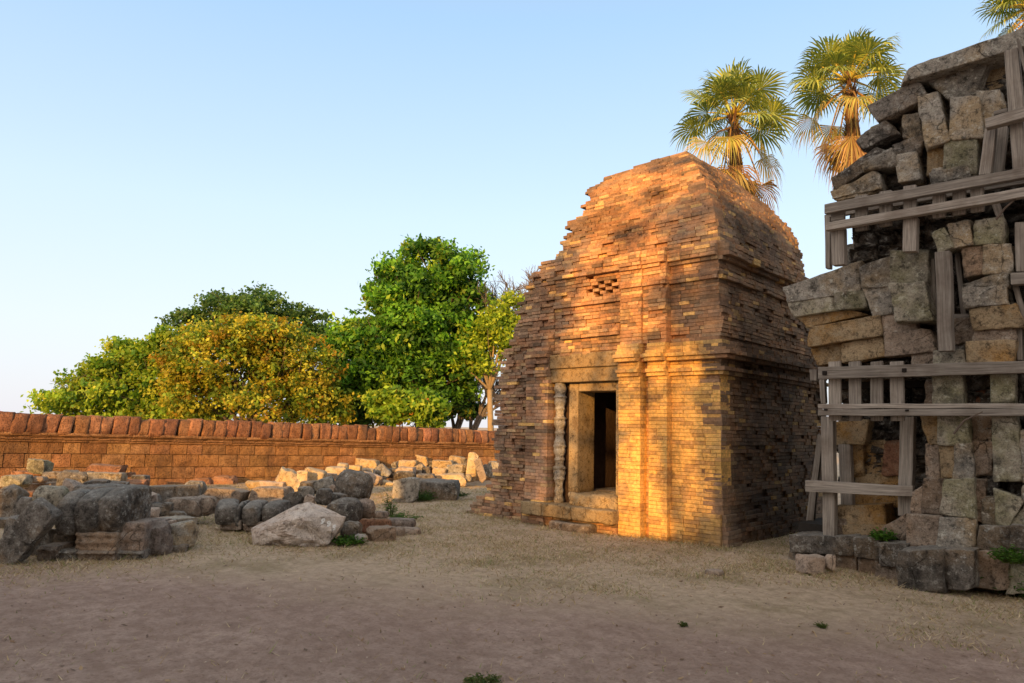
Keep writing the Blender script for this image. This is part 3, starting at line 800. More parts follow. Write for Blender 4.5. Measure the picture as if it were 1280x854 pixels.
# -- left heap
S('small wedge stone with a sunlit top, highest on the left heap against the wall', L, (210,85,335,172), 632, 'moss_stone', rnd=.1, tilt=.1)
S('flat grey block with pale top at the back left of the left heap', L, (30,190,182,268), 640, 'moss_stone')
S('small rounded brown stone behind the left heap', L, (218,198,314,240), 638, 'brown_stone', rnd=.8)
S('reddish laterite block on the left heap under the small wedge stone', L, (90,165,320,240), 630, 'red_stone')
S('dark flat stone near the wall in the middle of the left heap', L, (300,168,495,235), 634, 'dark_stone', tilt=.04)
S('rough black boulder on top of the left heap behind the rounded lotus stones', L, (440,168,635,290), 642, 'dark_stone', rnd=.4, amp=.2)
S('tall dark upright block at the left edge of the photo', L, (-10,262,155,505), 655, 'dark_stone', tilt=-.05)
S('squat dark block half hidden at the far left under the upright block', L, (-30,490,105,600), 668, 'dark_stone')
S('pale angular stone lying tilted above the mossy boulder', L, (440,235,555,320), 650, 'pale_stone', tilt=.5, rnd=.08)
S('green stained boulder with pale top on the left heap', L, (252,262,462,420), 662, 'moss_stone', rnd=.7)
S('small dark stone wedged between the upright block and the leaning slab', L, (130,345,262,480), 660, 'dark_stone', rnd=.5)
S('orange sunlit piece of laterite at the left of the left heap', L, (140,302,262,355), 646, 'red_stone')
S('brown earth stained slab lying under the left heap', L, (100,235,440,350), 636, 'brown_stone')
S('grey slab standing behind the big leaning slab', L, (40,495,230,690), 684, 'dark_stone', rnd=.15, tilt=.2)
S('big dark slab leaning to the right at the left corner of the ruin heap', L, (75,370,250,860), 708, 'dark_stone', tilt=.62, thick=.6, rnd=.06, amp=.07, n=20)
S('black stone filling the hollow under the leftmost lotus petal stone', L, (250,560,400,800), 698, 'dark_stone', rnd=.2)
def course(bb, foot, mat, label, bands, seed, depth=.45, f=P1, yaw=0):
    """a carved base block: front face stepped by horizontal mouldings"""
    (x0, y0), (x1, y1) = f(bb[0], bb[1]), f(bb[2], bb[3])
    gp = on(2, 0, (x0+x1)/2, foot); d = gp.dot(FWD); w = (x1-x0)*d/FPX; hh = (y1-y0)*d/FPX
    c = at((x0+x1)/2, y1, d)
    vs, fs = rounded((w/2, depth/2, hh/2), .02, 16); out = []
    sv = Vector((seed, 2*seed, 3*seed))
    for p in vs:
        t = p.z/hh+.5; o = 0
        for c0, wd, a in bands: o += a*math.exp(-((t-c0)/wd)**2)
        if p.y < 0: p.y -= o + .012*math.sin(p.x*34)*(.3 < t < .8)
        nrm = p.normalized()
        out.append(p + nrm*(fract(p+sv, 6, 4)*.013) + Vector((0, 0, hh/2)))
    mb = MB(); mb.add(out, fs); o = mb.build('carved_block', M[mat], smooth=True)
    o.location = c + FWD*depth*.5; o.rotation_euler.z = R(43.3+yaw); return tag(o, label, 'carved stone', None)
def petal(label, bb, foot, f, bulge, seed, depth=.5, yaw=0, mat='dark_stone', lean=0):
    (x0, y0), (x1, y1) = f(bb[0], bb[1]), f(bb[2], bb[3])
    gp = on(2, 0, (x0+x1)/2, foot); d = gp.dot(FWD); w = (x1-x0)*d/FPX*.875; hh = (y1-y0)*d/FPX*random.uniform(.96, 1.02)
    c = at((x0+x1)/2, y1, d); vs, fs = cube_grid(20); out = []; sv = Vector((seed, 2*seed, 3*seed))
    for v in vs:
        v = [math.copysign(abs(q)**.75, q) for q in v]
        t = v[2]*.5+.5                                  # 0 foot, 1 crown
        sh = 1-.10*(1-math.sin(math.pi*min(1, t*1.05)))
        x = v[0]*w/2*sh*(1-.05*max(0, v[1]))
        prof = bulge*math.sin(math.pi*(.08+.80*t)) - .0
        crown = .5*depth*max(0, (t-.66)/.34)**2.4        # shoulder rolls away from us
        y = v[1]*depth/2
        if v[1] < .95:
            k = (1-v[1])/2
            y += k*(-prof*(1-.3*abs(v[0])**3) + crown + .09*abs(v[0])**7)
        z = t*hh - .09*hh*abs(v[0])**4*sstep(.6, 1, t) + .05*hh*abs(v[0])**4*sstep(.3, 0, t)
        p = Vector((x, y, z)); p += Vector((0, -1, .3))*(fract(p+sv, 7, 4)*.010 - .02*max(0, fract(p+sv, 13, 2)-.1)); out.append(p)
    mb = MB(); mb.add(out, fs); o = mb.build('lotus_stone', M[mat], smooth=True)
    o.location = c + FWD*depth*.5; o.rotation_euler.z = R(43.3+yaw); o.rotation_euler.y = lean; return tag(o, label, 'carved stone')
S('black stone lying in the hollow between the leaning slab and the lotus petal stones', L, (395,590,545,745), 698, 'dark_stone', rnd=.15)
petal('leftmost of the three bulging lotus petal stones, rounded and green at its right side', (330,322,502,600), 702, L, .13, 1, yaw=14)
petal('middle one of the three bulging lotus petal stones', (490,296,706,588), 702, L, .14, 2, yaw=4)
petal('rightmost of the three bulging lotus petal stones, with pale top', (62,300,288,607), 702, Mm, .14, 3, yaw=-6)
petal('leftmost dark bulging stone of the second carved ring', (268,376,475,565), 668, Nn, .12, 4, .4, yaw=18)
petal('dark bulging stone right of the hanging vine in the second carved ring', (520,386,690,572), 668, Nn, .08, 5, .4)
petal('narrow dark stone of the second carved ring behind the vine', (474,388,522,600), 668, Nn, .05, 6, .4)
petal('rightmost carved stone of the second ring with round relief', (690,390,872,560), 668, Nn, .07, 7, .4, yaw=-6)
cb = [(.85, .12, .02), (.5, .1, .035), (.15, .1, .015)]
course((92,666,121,690.5), 702, 'brown_stone', 'short carved base block under the leftmost lotus petal stone', cb, 1, yaw=6)
course((93,666.5,144,691), 703, 'brown_stone', 'long brown carved block with wavy relief under the middle lotus petal stone', cb, 2)
course((145.5,655,178,692), 702, 'purple_stone', 'carved block with round rosette relief just right of the three lotus petal stones', cb, 3)
course((45,684,71,706), 704, 'brown_stone', 'plain low base block at the foot of the big leaning slab', [(.8, .1, .03)], 4)
course((72,689,93,707), 704, 'dark_stone', 'narrow lowest base block below the leftmost lotus petal stone', [(.85, .08, .03)], 5)
course((93.5,690,142,708), 704, 'brown_stone', 'long lowest base block below the wavy carved block', [(.85, .08, .03)], 6)
course((143.5,690,176,708), 703, 'dark_stone', 'lowest base block below the rosette block', [(.85, .08, .03)], 7)
S('big brown carved block turning the corner of the round base, right of the rosette block', Mm, (380,525,565,775), 699, 'purple_stone', rnd=.12, thick=1.0, n=18, yaw=-15)
S('rough layered end block of the round base on its right side', Mm, (530,525,752,735), 692, 'grey_stone', rnd=.2, thick=1.0, n=18, yaw=-35)
S('low dark footing stone under the right end of the round base', Mm, (560,690,700,775), 694, 'dark_stone', rnd=.4)
S('thin flat slab lying on the corner block of the round base', Mm, (330,512,560,580), 684, 'purple_stone', rnd=.15, thick=2.2, yaw=-15)
S('pale flat slab lying on the round base above the green weeds', Mm, (425,508,650,572), 680, 'pale_stone', rnd=.12, thick=1.8, yaw=-20)
S('grey wedge slab at the top right end of the round base', Mm, (505,492,742,548), 677, 'grey_stone', rnd=.12, thick=1.8, yaw=-25)
S('light triangular slab resting above the two pale shards on the left heap', Mm, (305,322,470,420), 668, 'pale_stone', rnd=.06, thick=1.0, tilt=.15)
S('small pale shard standing tilted beside the rightmost lotus petal stone', Mm, (270,410,352,470), 674, 'pale_stone', rnd=.08, tilt=-.6)
S('bright pale shard lying flat right of the rightmost lotus petal stone', Mm, (320,425,482,498), 674, 'pale_stone', rnd=.2, tilt=.1)
S('dark stone holding up the bright pale shard', Mm, (285,470,400,560), 676, 'dark_stone', rnd=.3)
S('dark rough stone right of the bright pale shard', Mm, (440,392,585,500), 668, 'dark_stone', rnd=.5, amp=.2)
S('round topped dark stone behind the wedge slab of the round base', Mm, (555,455,690,525), 668, 'dark_stone', rnd=.7)
S('dark block filling the heap behind the light triangular slab', Mm, (270,330,480,470), 664, 'dark_stone', rnd=.2)
S('long dark carved beam lying behind the round base', Mm, (440,272,836,392), 656, 'dark_stone', tilt=-.06, thick=.5, rnd=.12, n=18)
S('round grey lump on the right end of the long carved beam', Mm, (695,238,832,330), 650, 'grey_stone', rnd=.8)
S('brown block under the long carved beam', Mm, (570,362,800,482), 662, 'brown_stone', rnd=.2, tilt=-.04)
S('worn brown block at the right end under the long carved beam', Mm, (770,350,905,470), 660, 'brown_stone', rnd=.4)
S('grey slab sloping down behind the light triangular slab', Mm, (270,275,480,340), 652, 'grey_stone', tilt=.1)
S('long laterite slab lying against the wall above the left heap', Mm, (-10,125,292,185), 632, 'red_stone', tilt=.04, rnd=.3)
S('orange broken laterite corner at the right end of the long laterite slab', Mm, (250,178,325,232), 630, 'red_stone', rnd=.3)
S('flat orange laterite piece below the broken laterite corner', Mm, (268,225,430,292), 634, 'red_stone')
S('small dark stone on the orange laterite piece', Mm, (325,195,425,242), 633, 'dark_stone', rnd=.4)
S('pale flat slab on top of the left heap', Mm, (20,178,248,245), 644, 'grey_stone', rnd=.2)
S('dark flat stone under the pale flat slab of the left heap', Mm, (0,228,160,300), 648, 'dark_stone')
S('thin blue grey flake just above the rightmost lotus petal stone', Mm, (150,243,300,295), 652, 'dark_stone', rnd=.2)
S('low dark mound of stone behind the lotus petal stones', Mm, (-60,270,330,420), 662, 'dark_stone', rnd=.5)
# -- middle
S('long low kerb stone behind the second carved ring', Nn, (235,272,600,400), 640, 'brown_stone', rnd=.15, tilt=-.03, n=16)
S('kerb stone continuing to the right behind the second carved ring', Nn, (590,262,945,395), 640, 'brown_stone', rnd=.15, n=16)
course((275,651,300,663), 668, 'brown_stone', 'small pale base block under the left end of the second carved ring', [(.7, .12, .02)], 12, .3)
course((304,653,330,664), 668, 'brown_stone', 'small base block beside the vine under the second carved ring', [(.7, .12, .02)], 13, .3)
S('wedge shaped sunlit stone standing alone near the wall', Nn, (335,78,455,180), 612, 'gold_stone', rnd=.1, tilt=.35)
S('small round sunlit stone near the wall, left of the standing wedge', Nn, (237,122,302,190), 612, 'gold_stone', rnd=.7)
S('crumbling laterite lump under the sunlit wedge stone', Nn, (300,172,482,255), 614, 'red_stone', rnd=.5, amp=.25)
S('laterite lump right of the long carved beam in the sun', Nn, (60,182,282,262), 614, 'red_stone', rnd=.5, amp=.25)
S('small laterite lump beside the wall in the sun behind the carved beam', Nn, (-20,192,52,252), 614, 'red_stone', rnd=.4)
S('pale slab lying on the back of the kerb stones', Nn, (690,212,905,290), 632, 'pale_stone', rnd=.3)
S('pointed sunlit stone rising behind the kerb stones', Nn, (815,135,1045,290), 632, 'gold_stone', rnd=.1, tilt=.35, amp=.2)
S('low sunlit slab in front of the wall left of the pointed stone', Nn, (575,208,725,262), 622, 'gold_stone', rnd=.2)
S('thin pale flake lying flat behind the second carved ring', Nn, (780,352,925,395), 650, 'pale_stone', rnd=.2, tilt=-.15)
S('dark angular shard standing behind the big split rock', Nn, (900,300,1060,420), 655, 'dark_stone', rnd=.1, tilt=-.5)
S('big dark round boulder on top of the middle heap', O, (398,132,680,375), 652, 'dark_stone', rnd=.55, tilt=.22, thick=.9, amp=.08, n=20)
S('big dark boulder right behind the split rock with the white marks', O, (315,358,605,600), 668, 'dark_stone', rnd=.7, thick=.9, amp=.08, n=20)
S('black boulder at the foot of the middle heap above the green weeds', O, (440,545,605,680), 676, 'dark_stone', rnd=.6)
S('dark reddish boulder on the right side of the middle heap', O, (575,358,712,505), 664, 'purple_stone', rnd=.7, amp=.2)
S('dark upright stone left of the big round boulder', O, (238,270,352,398), 660, 'dark_stone', rnd=.5, tilt=.15)
S('dark stone squeezed beneath the big round boulder', O, (318,308,480,395), 658, 'dark_stone', rnd=.5)
S('grey slanted slab leaning on the big round boulder', O, (235,185,400,295), 650, 'grey_stone', rnd=.15, tilt=-.35)
S('dark flat stone left of the grey slanted slab', O, (115,212,268,310), 648, 'dark_stone', rnd=.3)
S('pale grey stone just above the top edge of the split rock', O, (140,330,225,400), 656, 'pale_stone', rnd=.1, tilt=.3)
S('grey stone at the left end of the middle heap', O, (85,255,205,345), 655, 'grey_stone', rnd=.3)
S('small pale shard in front of the big round boulder', O, (340,240,380,305), 654, 'pale_stone', rnd=.1, tilt=.3)
S('sunlit boulder left of the middle heap with orange side', O, (70,125,170,225), 632, 'gold_stone', rnd=.3)
S('long sunlit stone behind the grey slanted slab', O, (130,115,300,215), 630, 'gold_stone', rnd=.25, tilt=.2)
S('white sunlit block behind the middle heap', O, (200,148,392,212), 626, 'pale_stone', rnd=.15)
S('orange sunlit stone behind the big round boulder', O, (322,92,482,165), 618, 'gold_stone', rnd=.4)
S('pale rounded sunlit stone above the orange stone', O, (408,60,492,118), 614, 'gold_stone', rnd=.5, tilt=.2)
S('purple grey flat stone lying right of the middle heap', O, (690,458,822,508), 652, 'purple_stone', rnd=.6)
S('pinkish laterite lump at the right foot of the middle heap', O, (600,520,705,612), 668, 'red_stone', rnd=.4, amp=.25)
S('long reddish stone lying beside the purple grey rounded slab', O, (690,522,835,595), 664, 'red_stone', rnd=.4, amp=.2)
S('purple grey rounded slab lying highest at the right foot of the middle heap', O, (805,518,1040,596), 662, 'purple_stone', rnd=.8)
S('flat block with smooth pale top at the right foot of the middle heap', O, (650,590,872,705), 676, 'brown_stone', rnd=.1, thick=.7, yaw=20)
S('small brown stone under the purple grey rounded slab', O, (865,588,950,660), 670, 'brown_stone', rnd=.4)
S('low brown stone at the right end of the middle heap', O, (940,590,1085,660), 668, 'brown_stone', rnd=.6)
S('small light lumpy stone beside the green weeds', O, (552,655,642,708), 680, 'grey_stone', rnd=.5, amp=.3)
S('white slab in sun right of the big round boulder', O, (620,152,778,222), 613, 'pale_stone', rnd=.15, tilt=.25)
S('orange flat slab on the ground right of the white slab', O, (765,208,872,258), 612, 'gold_stone', rnd=.2, tilt=.25)
# -- far heap
S('large pale sunlit block at the left of the far heap', Q, (238,82,420,172), 607, 'gold_stone', rnd=.15, tilt=.08)
S('sunlit rounded stone left below the large pale block', Q, (198,130,305,200), 609, 'gold_stone', rnd=.3)
S('grey stone with a straight edge under the large pale block', Q, (300,152,392,212), 610, 'grey_stone', rnd=.12)
S('slab with bright left face leaning left in the far heap', Q, (400,135,505,215), 609, 'grey_stone', rnd=.1, tilt=.7)
S('grey stone behind the leaning slab in the far heap', Q, (478,108,582,170), 605, 'grey_stone', rnd=.2, tilt=-.25)
S('dark stone filling the far heap right of the leaning slab', Q, (490,150,570,215), 608, 'dark_stone', rnd=.3)
S('half sunlit rounded stone on top of the far heap', Q, (575,90,702,148), 605, 'gold_stone', rnd=.4)
S('irregular orange stone highest in the middle of the far heap', Q, (655,58,792,120), 604, 'gold_stone', rnd=.2, tilt=.25, amp=.3)
S('squared white block standing behind the dark trough block', Q, (555,143,705,205), 609, 'pale_stone', rnd=.08)
S('grey slanted stone right of the squared white block', Q, (690,122,765,190), 606, 'grey_stone', rnd=.15, tilt=-.5)
S('small dark stone in the centre of the far heap', Q, (745,140,805,195), 607, 'dark_stone', rnd=.3)
S('grey stone under the irregular orange stone', Q, (785,95,832,140), 604, 'dark_stone', rnd=.3)
S('upper flat golden block in the far heap', Q, (815,93,962,150), 605, 'gold_stone', rnd=.2)
S('lower golden block under the flat golden block', Q, (820,150,922,206), 607, 'gold_stone', rnd=.25, tilt=.15)
S('golden block highest to the left of the tall pointed stone', Q, (940,63,1048,135), 604, 'gold_stone', rnd=.2, tilt=.1)
S('half shaded grey and gold block left of the tall pointed stone', Q, (925,122,1065,202), 607, 'grey_stone', rnd=.25, tilt=-.15)
S('dark grey stone between the highest golden block and the tall pointed stone', Q, (1038,92,1080,180), 604, 'dark_stone', rnd=.3)
S('tall pointed sunlit stone standing upright in the far heap', Q, (1070,42,1142,240), 608, 'gold_stone', rnd=.25, tilt=.08, thick=1.2)
S('long pale slab leaning on the tall pointed stone', Q, (1138,70,1192,245), 609, 'pale_stone', rnd=.2, tilt=-.32)
S('dark grey stone at the right end of the far heap', Q, (1165,125,1222,202), 604, 'dark_stone', rnd=.3, tilt=-.2)
S('flat orange slab in front of the tall pointed stone', Q, (900,190,1072,272), 610, 'gold_stone', rnd=.2)
S('small grey cube like stone between orange slab and tall stone', Q, (1058,195,1102,240), 610, 'grey_stone', rnd=.15)
S('grey block beside the left corner of the brick temple', Q, (1215,105,1300,212), 607, 'grey_stone', rnd=.2)
S('dark stone with a white hollow behind the trough block', Q, (700,192,838,258), 610, 'dark_stone', rnd=.4)
S('small orange stone behind the right end of the trough block', Q, (832,193,905,232), 608, 'gold_stone', rnd=.3)
S('long dark trough block lying on the grass before the far heap', Q, (560,238,1020,380), 625, 'dark_stone', rnd=.2, thick=.8, n=20, tilt=.0, yaw=-8)
S('pale squared block at the left end of the dark trough block', Q, (536,225,712,398), 629, 'grey_stone', rnd=.08, thick=.6, yaw=12)
S('dark rounded stone lying on the pale squared block', Q, (540,172,692,238), 624, 'dark_stone', rnd=.6)
# -- small filler stones of the heaps
# -- split rock with three white marks
gp = on(2, 0, 378, 684); dR = gp.dot(FWD)
def rp(x, y, dd=0): return at(x, y, dR+dd)
outl = [(315,660),(334,651),(356,643),(372,631),(387,627),(408,636),(432,646),(429,654),(420,667),(409,681),(392,684),(366,686),(343,684),(317,684)]
ridge = [(330,662,.0),(352,653,.02),(366,640,.06),(380,646,-.10),(362,668,-.10),(392,676,-.05),(345,675,-.06)]
bm = bmesh.new()
fv = [bm.verts.new(rp(x, y, .18 if i not in (12, 13, 11, 10, 9) else .02)) for i, (x, y) in enumerate(outl)]
rv = [bm.verts.new(rp(x, y, d_-.02)) for x, y, d_ in ridge]
bv = [bm.verts.new(rp(x, y, .55)+Vector((0, 0, -.04))) for x, y in outl]
bmesh.ops.convex_hull(bm, input=bm.verts)
bmesh.ops.delete(bm, geom=[v for v in bm.verts if not v.link_faces], context='VERTS')
bmesh.ops.triangulate(bm, faces=bm.faces)
bmesh.ops.subdivide_edges(bm, edges=bm.edges, cuts=7, use_grid_fill=True)
for v in bm.verts:
    q = v.co
    rg = abs(fract(q*1.0, 2.6, 4)); v.co = q + FWD*(.10*rg + .02*fract(q, 7, 3) - .03) + Vector((0, 0, .012*fract(q+Vector((5, 5, 5)), 5, 3)))
me = bpy.data.meshes.new('split_rock'); 
c0 = rp(375, 686, .25); c0.z = 0
bmesh.ops.translate(bm, verts=bm.verts, vec=-c0); bm.to_mesh(me); bm.free(); me.materials.append(M['pale_rock'])
sr = bpy.data.objects.new('split_rock', me); COL.objects.link(sr); sr.location = c0
tag(sr, 'large pale brown split rock with three white painted marks on its face', 'rock')
# three white painted marks, laid onto the rock face
bpy.context.view_layer.update()
def glyph(cx, cy, strokes, sc):
    mb = MB()
    for st in strokes:
        pts = []
        for (x, y) in st:
            d = ray(cx+x*sc, cy+y*sc).normalized(); ok, loc, nr, _ = sr.ray_cast(CP-c0, d)
            if ok: pts.append((loc+c0+nr*.003, nr))
        for (a, na), (b_, nb) in zip(pts, pts[1:]):
            t = (b_-a).normalized(); sd = t.cross(na).normalized()*.0095
            mb.add([a-sd-t*.004, a+sd-t*.004, b_+sd+t*.004, b_-sd+t*.004], [(0, 1, 2, 3)])
    o = mb.build('painted_mark', M['white_paint'], sr, origin=c0)
g9 = [(1.6,-2.2),(0,-3),(-1.6,-2),(-1.6,-.4),(0,.3),(1.4,-.6),(1.6,-2.2),(2,-1),(1.2,1.6),(-.6,3),(-2.2,2.6)]
glyph(403.5, 651.5, [[(1.8,-3),(2.2,-1.5),(1,.5),(-.8,.5),(-1.5,-1),(0,-2.4),(1.8,-3)], [(-2.4,2.6),(-1.2,2.8),(.2,2)], [(.8,.6),(-.6,1.8)]], 1.0)
glyph(411, 654.8, [g9], .95)
glyph(417.3, 659.3, [[(2,-3),(-.6,-2),(-1,-.2),(1.4,.6),(1,2.6),(-1.6,3.2)], [(.2,-2.6),(2.4,-1.2)]], .95)

def timber(name, pts, yf, th, parent, f=None, mat='wood', seed=0, n=8):
    P = [on(1, yf, *(f(x, y) if f else (x, y))) for x, y in pts]
    w = ((P[1]-P[0]).length+(P[2]-P[3]).length)/2; hh = ((P[3]-P[0]).length+(P[2]-P[1]).length)/2
    h = (w/2, th/2, hh/2); vs, fs = cube_grid(n); out = []; gr = []
    r = min(.008, min(h)*.4); sv = random.random()*60
    vs2, fs = rounded(h, r, n)
    for p in vs2:
        u = p.x/h[0]*.5+.5; v = .5-p.z/h[2]*.5
        q = P[0]*(1-u)*(1-v)+P[1]*u*(1-v)+P[2]*u*v+P[3]*(1-u)*v
        lng = (p.x, p.z, p.y) if w > hh else (p.z, p.x, p.y)
        wob = .006*noise.noise(Vector((lng[0]*2.2+sv, 1, 2)))
        out.append((q.x+(wob if hh > w else 0), yf+th/2+p.y, q.z+(wob if w > hh else 0)+.003*noise.noise(Vector((p.x*9+sv, p.z*9, 1)))))
        gr.append((lng[0]+sv, lng[1]+sv, lng[2]))
    mb = MB(); mb.add(out, fs)
    c = (P[0]+P[1]+P[2]+P[3])/4; c.y += th/2
    o = mb.build(name, M[mat], parent, origin=c)
    a = o.data.attributes.new('Grain', 'FLOAT_VECTOR', 'POINT')
    a.data.foreach_set('vector', [k for g_ in gr for k in g_])
    return o
def rect(x0, y0, x1, y1): return [(x0, y0), (x1, y0), (x1, y1), (x0, y1)]
random.seed(21)
UF = empty('timber_frame', on(1, 9.0, 1100, 330), 'upper weathered timber frame with two long sloping rails propping the stone ruin', 'timber frame', 'old timber frames propping the stone ruin')
timber('rail', [(165,180),(1010,25),(1010,68),(165,220)], 8.72, .09, UF, B, n=20)
timber('rail', [(170,258),(1010,108),(1010,148),(170,290)], 8.7, .09, UF, B, n=20)
timber('rail', [(165,225),(1010,78),(1010,92),(165,240)], 9.12, .07, UF, B, n=16)
for x0, x1, y0, y1 in ((192,247,205,252), (290,341,140,293), (390,442,122,275), (488,542,100,248), (608,662,128,240), (690,745,115,228), (765,820,100,215)):
    timber('batten', [(x0, y0+8), (x1, y0), (x1, y1-8), (x0, y1)], 8.83, .06, UF, B, n=5)
timber('post', [(192,280),(245,275),(247,428),(195,432)], 8.8, .13, UF, B)
timber('post', [(165,225),(188,222),(190,445),(170,445)], 9.12, .1, UF, B, mat='wood')
timber('post', [(487,240),(545,232),(542,374),(485,376)], 8.8, .13, UF, B)
timber('post', [(618,378),(680,372),(692,782),(632,785)], 8.75, .14, UF, B, n=12)
timber('post', [(588,405),(616,405),(628,662),(608,662)], 9.15, .1, UF, B)
timber('post', [(700,385),(722,385),(748,632),(725,635)], 9.15, .1, UF, B)
timber('cross_piece', [(640,635),(760,630),(762,650),(640,655)], 9.1, .1, UF, B)
timber('strut', [(845,170),(880,168),(898,228),(868,232)], 9.0, .08, UF, B)
LF = empty('timber_frame', on(1, 9.2, 1100, 560), 'lower weathered timber frame with four short battens in front of the niche', 'timber frame', 'old timber frames propping the stone ruin')
timber('rail', [(180,124),(1380,86),(1380,152),(180,188)], 8.86, .1, LF, C, n=20)
timber('rail', [(180,320),(1380,317),(1380,343),(180,346)], 8.86, .1, LF, C, n=20)
timber('rail', [(180,349),(1380,345),(1380,384),(180,383)], 8.84, .1, LF, C, n=20)
for x0, x1 in ((234,304), (342,411), (457,528), (562,640)):
    timber('batten', [(x0, 96), (x1-4, 90), (x1, 410), (x0+4, 412)], 8.98, .05, LF, C, n=8)
timber('post', [(195,386),(260,386),(270,1025),(207,1025)], 9.25, .13, LF, C, n=14)
timber('post', [(288,535),(350,535),(365,870),(302,870)], 9.55, .12, LF, C, n=12)
timber('post', [(618,388),(692,388),(682,916),(606,916)], 9.3, .13, LF, C, n=12)
timber('stud', [(186,188),(215,188),(222,318),(196,318)], 9.1, .08, LF, C)
timber('cross_piece', [(112,86),(686,120),(686,176),(112,148)], 9.14, .09, LF, D, n=14)
timber('joist_end', [(135,135),(176,135),(176,196),(140,196)], 9.4, .3, LF, C)
timber('strut', [(178,480),(205,490),(150,1000),(108,1000)], 9.9, .07, LF, C, n=14)
for x, y in ((215,155), (640,140)): timber('peg', rect(x-13, y-12, x+13, y+12), 8.845, .04, LF, C, mat='dark_wood', n=2)
for x, y in ((222,353), (655,355)): timber('peg', rect(x-10, y-6, x+10, y+6), 8.83, .04, LF, C, mat='dark_wood', n=2)
HF = empty('timber_frame', on(1, 9.0, 1250, 160), 'tall weathered timber posts at the upper right of the stone ruin under the capstone', 'timber frame', 'old timber frames propping the stone ruin')
timber('post', [(1068,168),(1136,152),(1166,480),(1090,495)], 8.78, .12, HF, A, n=12)
timber('cross_piece', [(975,498),(1230,418),(1230,478),(978,545)], 8.68, .1, HF, A, n=12)
timber('post', [(975,545),(1030,530),(1004,765),(944,772)], 8.85, .12, HF, A, n=10)
timber('post', [(1095,520),(1162,502),(1172,760),(1110,770)], 8.82, .12, HF, A, n=10)
timber('post', [(1035,540),(1085,532),(1062,770),(1010,775)], 9.1, .1, HF, A, n=10)
timber('wedge', [(1015,462),(1085,445),(1088,464),(1016,482)], 8.8, .12, HF, A, n=4)
timber('strut', [(1124,108),(1142,108),(1190,290),(1170,300)], 8.74, .07, HF, A, n=6)
RF = empty('timber_frame', on(1, 9.0, 1275, 350), 'timber props at the right edge of the photo beside the stacked brown blocks', 'timber frame', 'old timber frames propping the stone ruin')
timber('post', [(945,255),(1010,255),(1010,458),(950,458)], 8.95, .12, RF, B, n=8)
timber('cross_piece', [(928,463),(1040,458),(1040,506),(930,512)], 8.85, .12, RF, B, n=6)
timber('strut', [(934,508),(958,508),(1000,660),(975,665)], 8.98, .08, RF, B, n=6)
timber('post', [(945,682),(975,690),(980,822),(955,822)], 9.0, .1, RF, B, n=6)
for lb_, pts in (('thin dry root dangling over the upper rails of the stone ruin', [B(870,245), B(905,200), B(960,150), B(1000,128)]), ('thin dry root curling over the lower rails of the stone ruin', [C(905,480), C(960,410), C(1030,375), C(1060,362)])):
    wr = MB(); wr.tube([on(1, 8.74, x, y) for x, y in pts], [.012, .011, .009, .006], 6)
    tag(wr.build('hanging_root', M['bark']), lb_, 'root')

# ------------------------------------------------------------------ TREES
def leaf_quad(mb, p, nrm, size, col, asp=.5):
    t = nrm.orthogonal().normalized(); a = random.uniform(0, 6.28)
    t = (Matrix.Rotation(a, 3, nrm) @ t); b_ = nrm.cross(t)*asp
    mb.add([p-t*size*.5, p+b_*size*.5+t*size*.05, p+t*size*.5, p-b_*size*.5+t*size*.05], [(0, 1, 2, 3)], col)
def rand_unit():
    while True:
        v = Vector((random.uniform(-1, 1), random.uniform(-1, 1), random.uniform(-1, 1)))
        if .05 < v.length < 1: return v.normalized()
LB = 1.85
def crown(mb, blobs, depth, nclump, nleaf, size, cols, spread=.32, droop=0, asp=.5, dark=.5, squash=1.0, shell=.55):
    """blobs: px ellipses (cx,cy,rx,ry[,ddepth]); leaves sit in clumps near each blob's outside"""
    tot = sum(b[2]*b[3] for b in blobs); cents = []
    for bl_ in blobs:
        cx, cy, rx, ry = bl_[:4]; dd = depth + (bl_[4] if len(bl_) > 4 else 0)
        c = at(cx, cy, dd); a = rx*dd/FPX; h_ = ry*dd/FPX; cents.append((c, a, h_))
        subs = [(c, a*.72, h_*.72)]
        for _ in range(9):
            u0 = rand_unit(); k0 = random.uniform(.30, .5)
            subs.append((c+Vector((u0.x*a, u0.y*a, u0.z*h_))*(1.02-k0*.8)*random.uniform(.85, 1.18), a*k0, h_*k0))
        wts = [q_[1]*q_[2]**.5 for q_ in subs]; c_main, a_m, h_m = c, a, h_
        for _ in range(max(3, int(nclump*rx*ry/tot))):
            c, a, h_ = random.choices(subs, wts)[0]
            u = rand_unit(); rr = shell+(1-shell)*random.random()**.5
            tz = random.random()
            if tz < .14: rr *= random.uniform(1.08, 1.32)
            lp = Vector((u.x*a*rr, u.y*a*rr*squash, u.z*h_*rr))
            ctr = c + lp
            cl = random.uniform(.75, 1.2); base = random.choices([q[0] for q in cols], [q[1] for q in cols])[0]
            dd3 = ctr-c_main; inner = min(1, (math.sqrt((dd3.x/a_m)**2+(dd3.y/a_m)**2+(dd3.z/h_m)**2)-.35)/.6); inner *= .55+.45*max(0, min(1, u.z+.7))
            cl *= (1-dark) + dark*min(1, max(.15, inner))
            sp = spread*random.uniform(.6, 1.3)
            for _ in range(nleaf):
                q = rand_unit()*sp*random.random()**.6; q.z *= .7
                n_ = (u*.6 + rand_unit()*.9 + Vector((0, 0, .35-droop))).normalized()
                k = cl*random.uniform(.75, 1.25)*LB
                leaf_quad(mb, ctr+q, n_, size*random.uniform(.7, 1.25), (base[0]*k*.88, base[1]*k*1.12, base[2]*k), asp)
    return cents
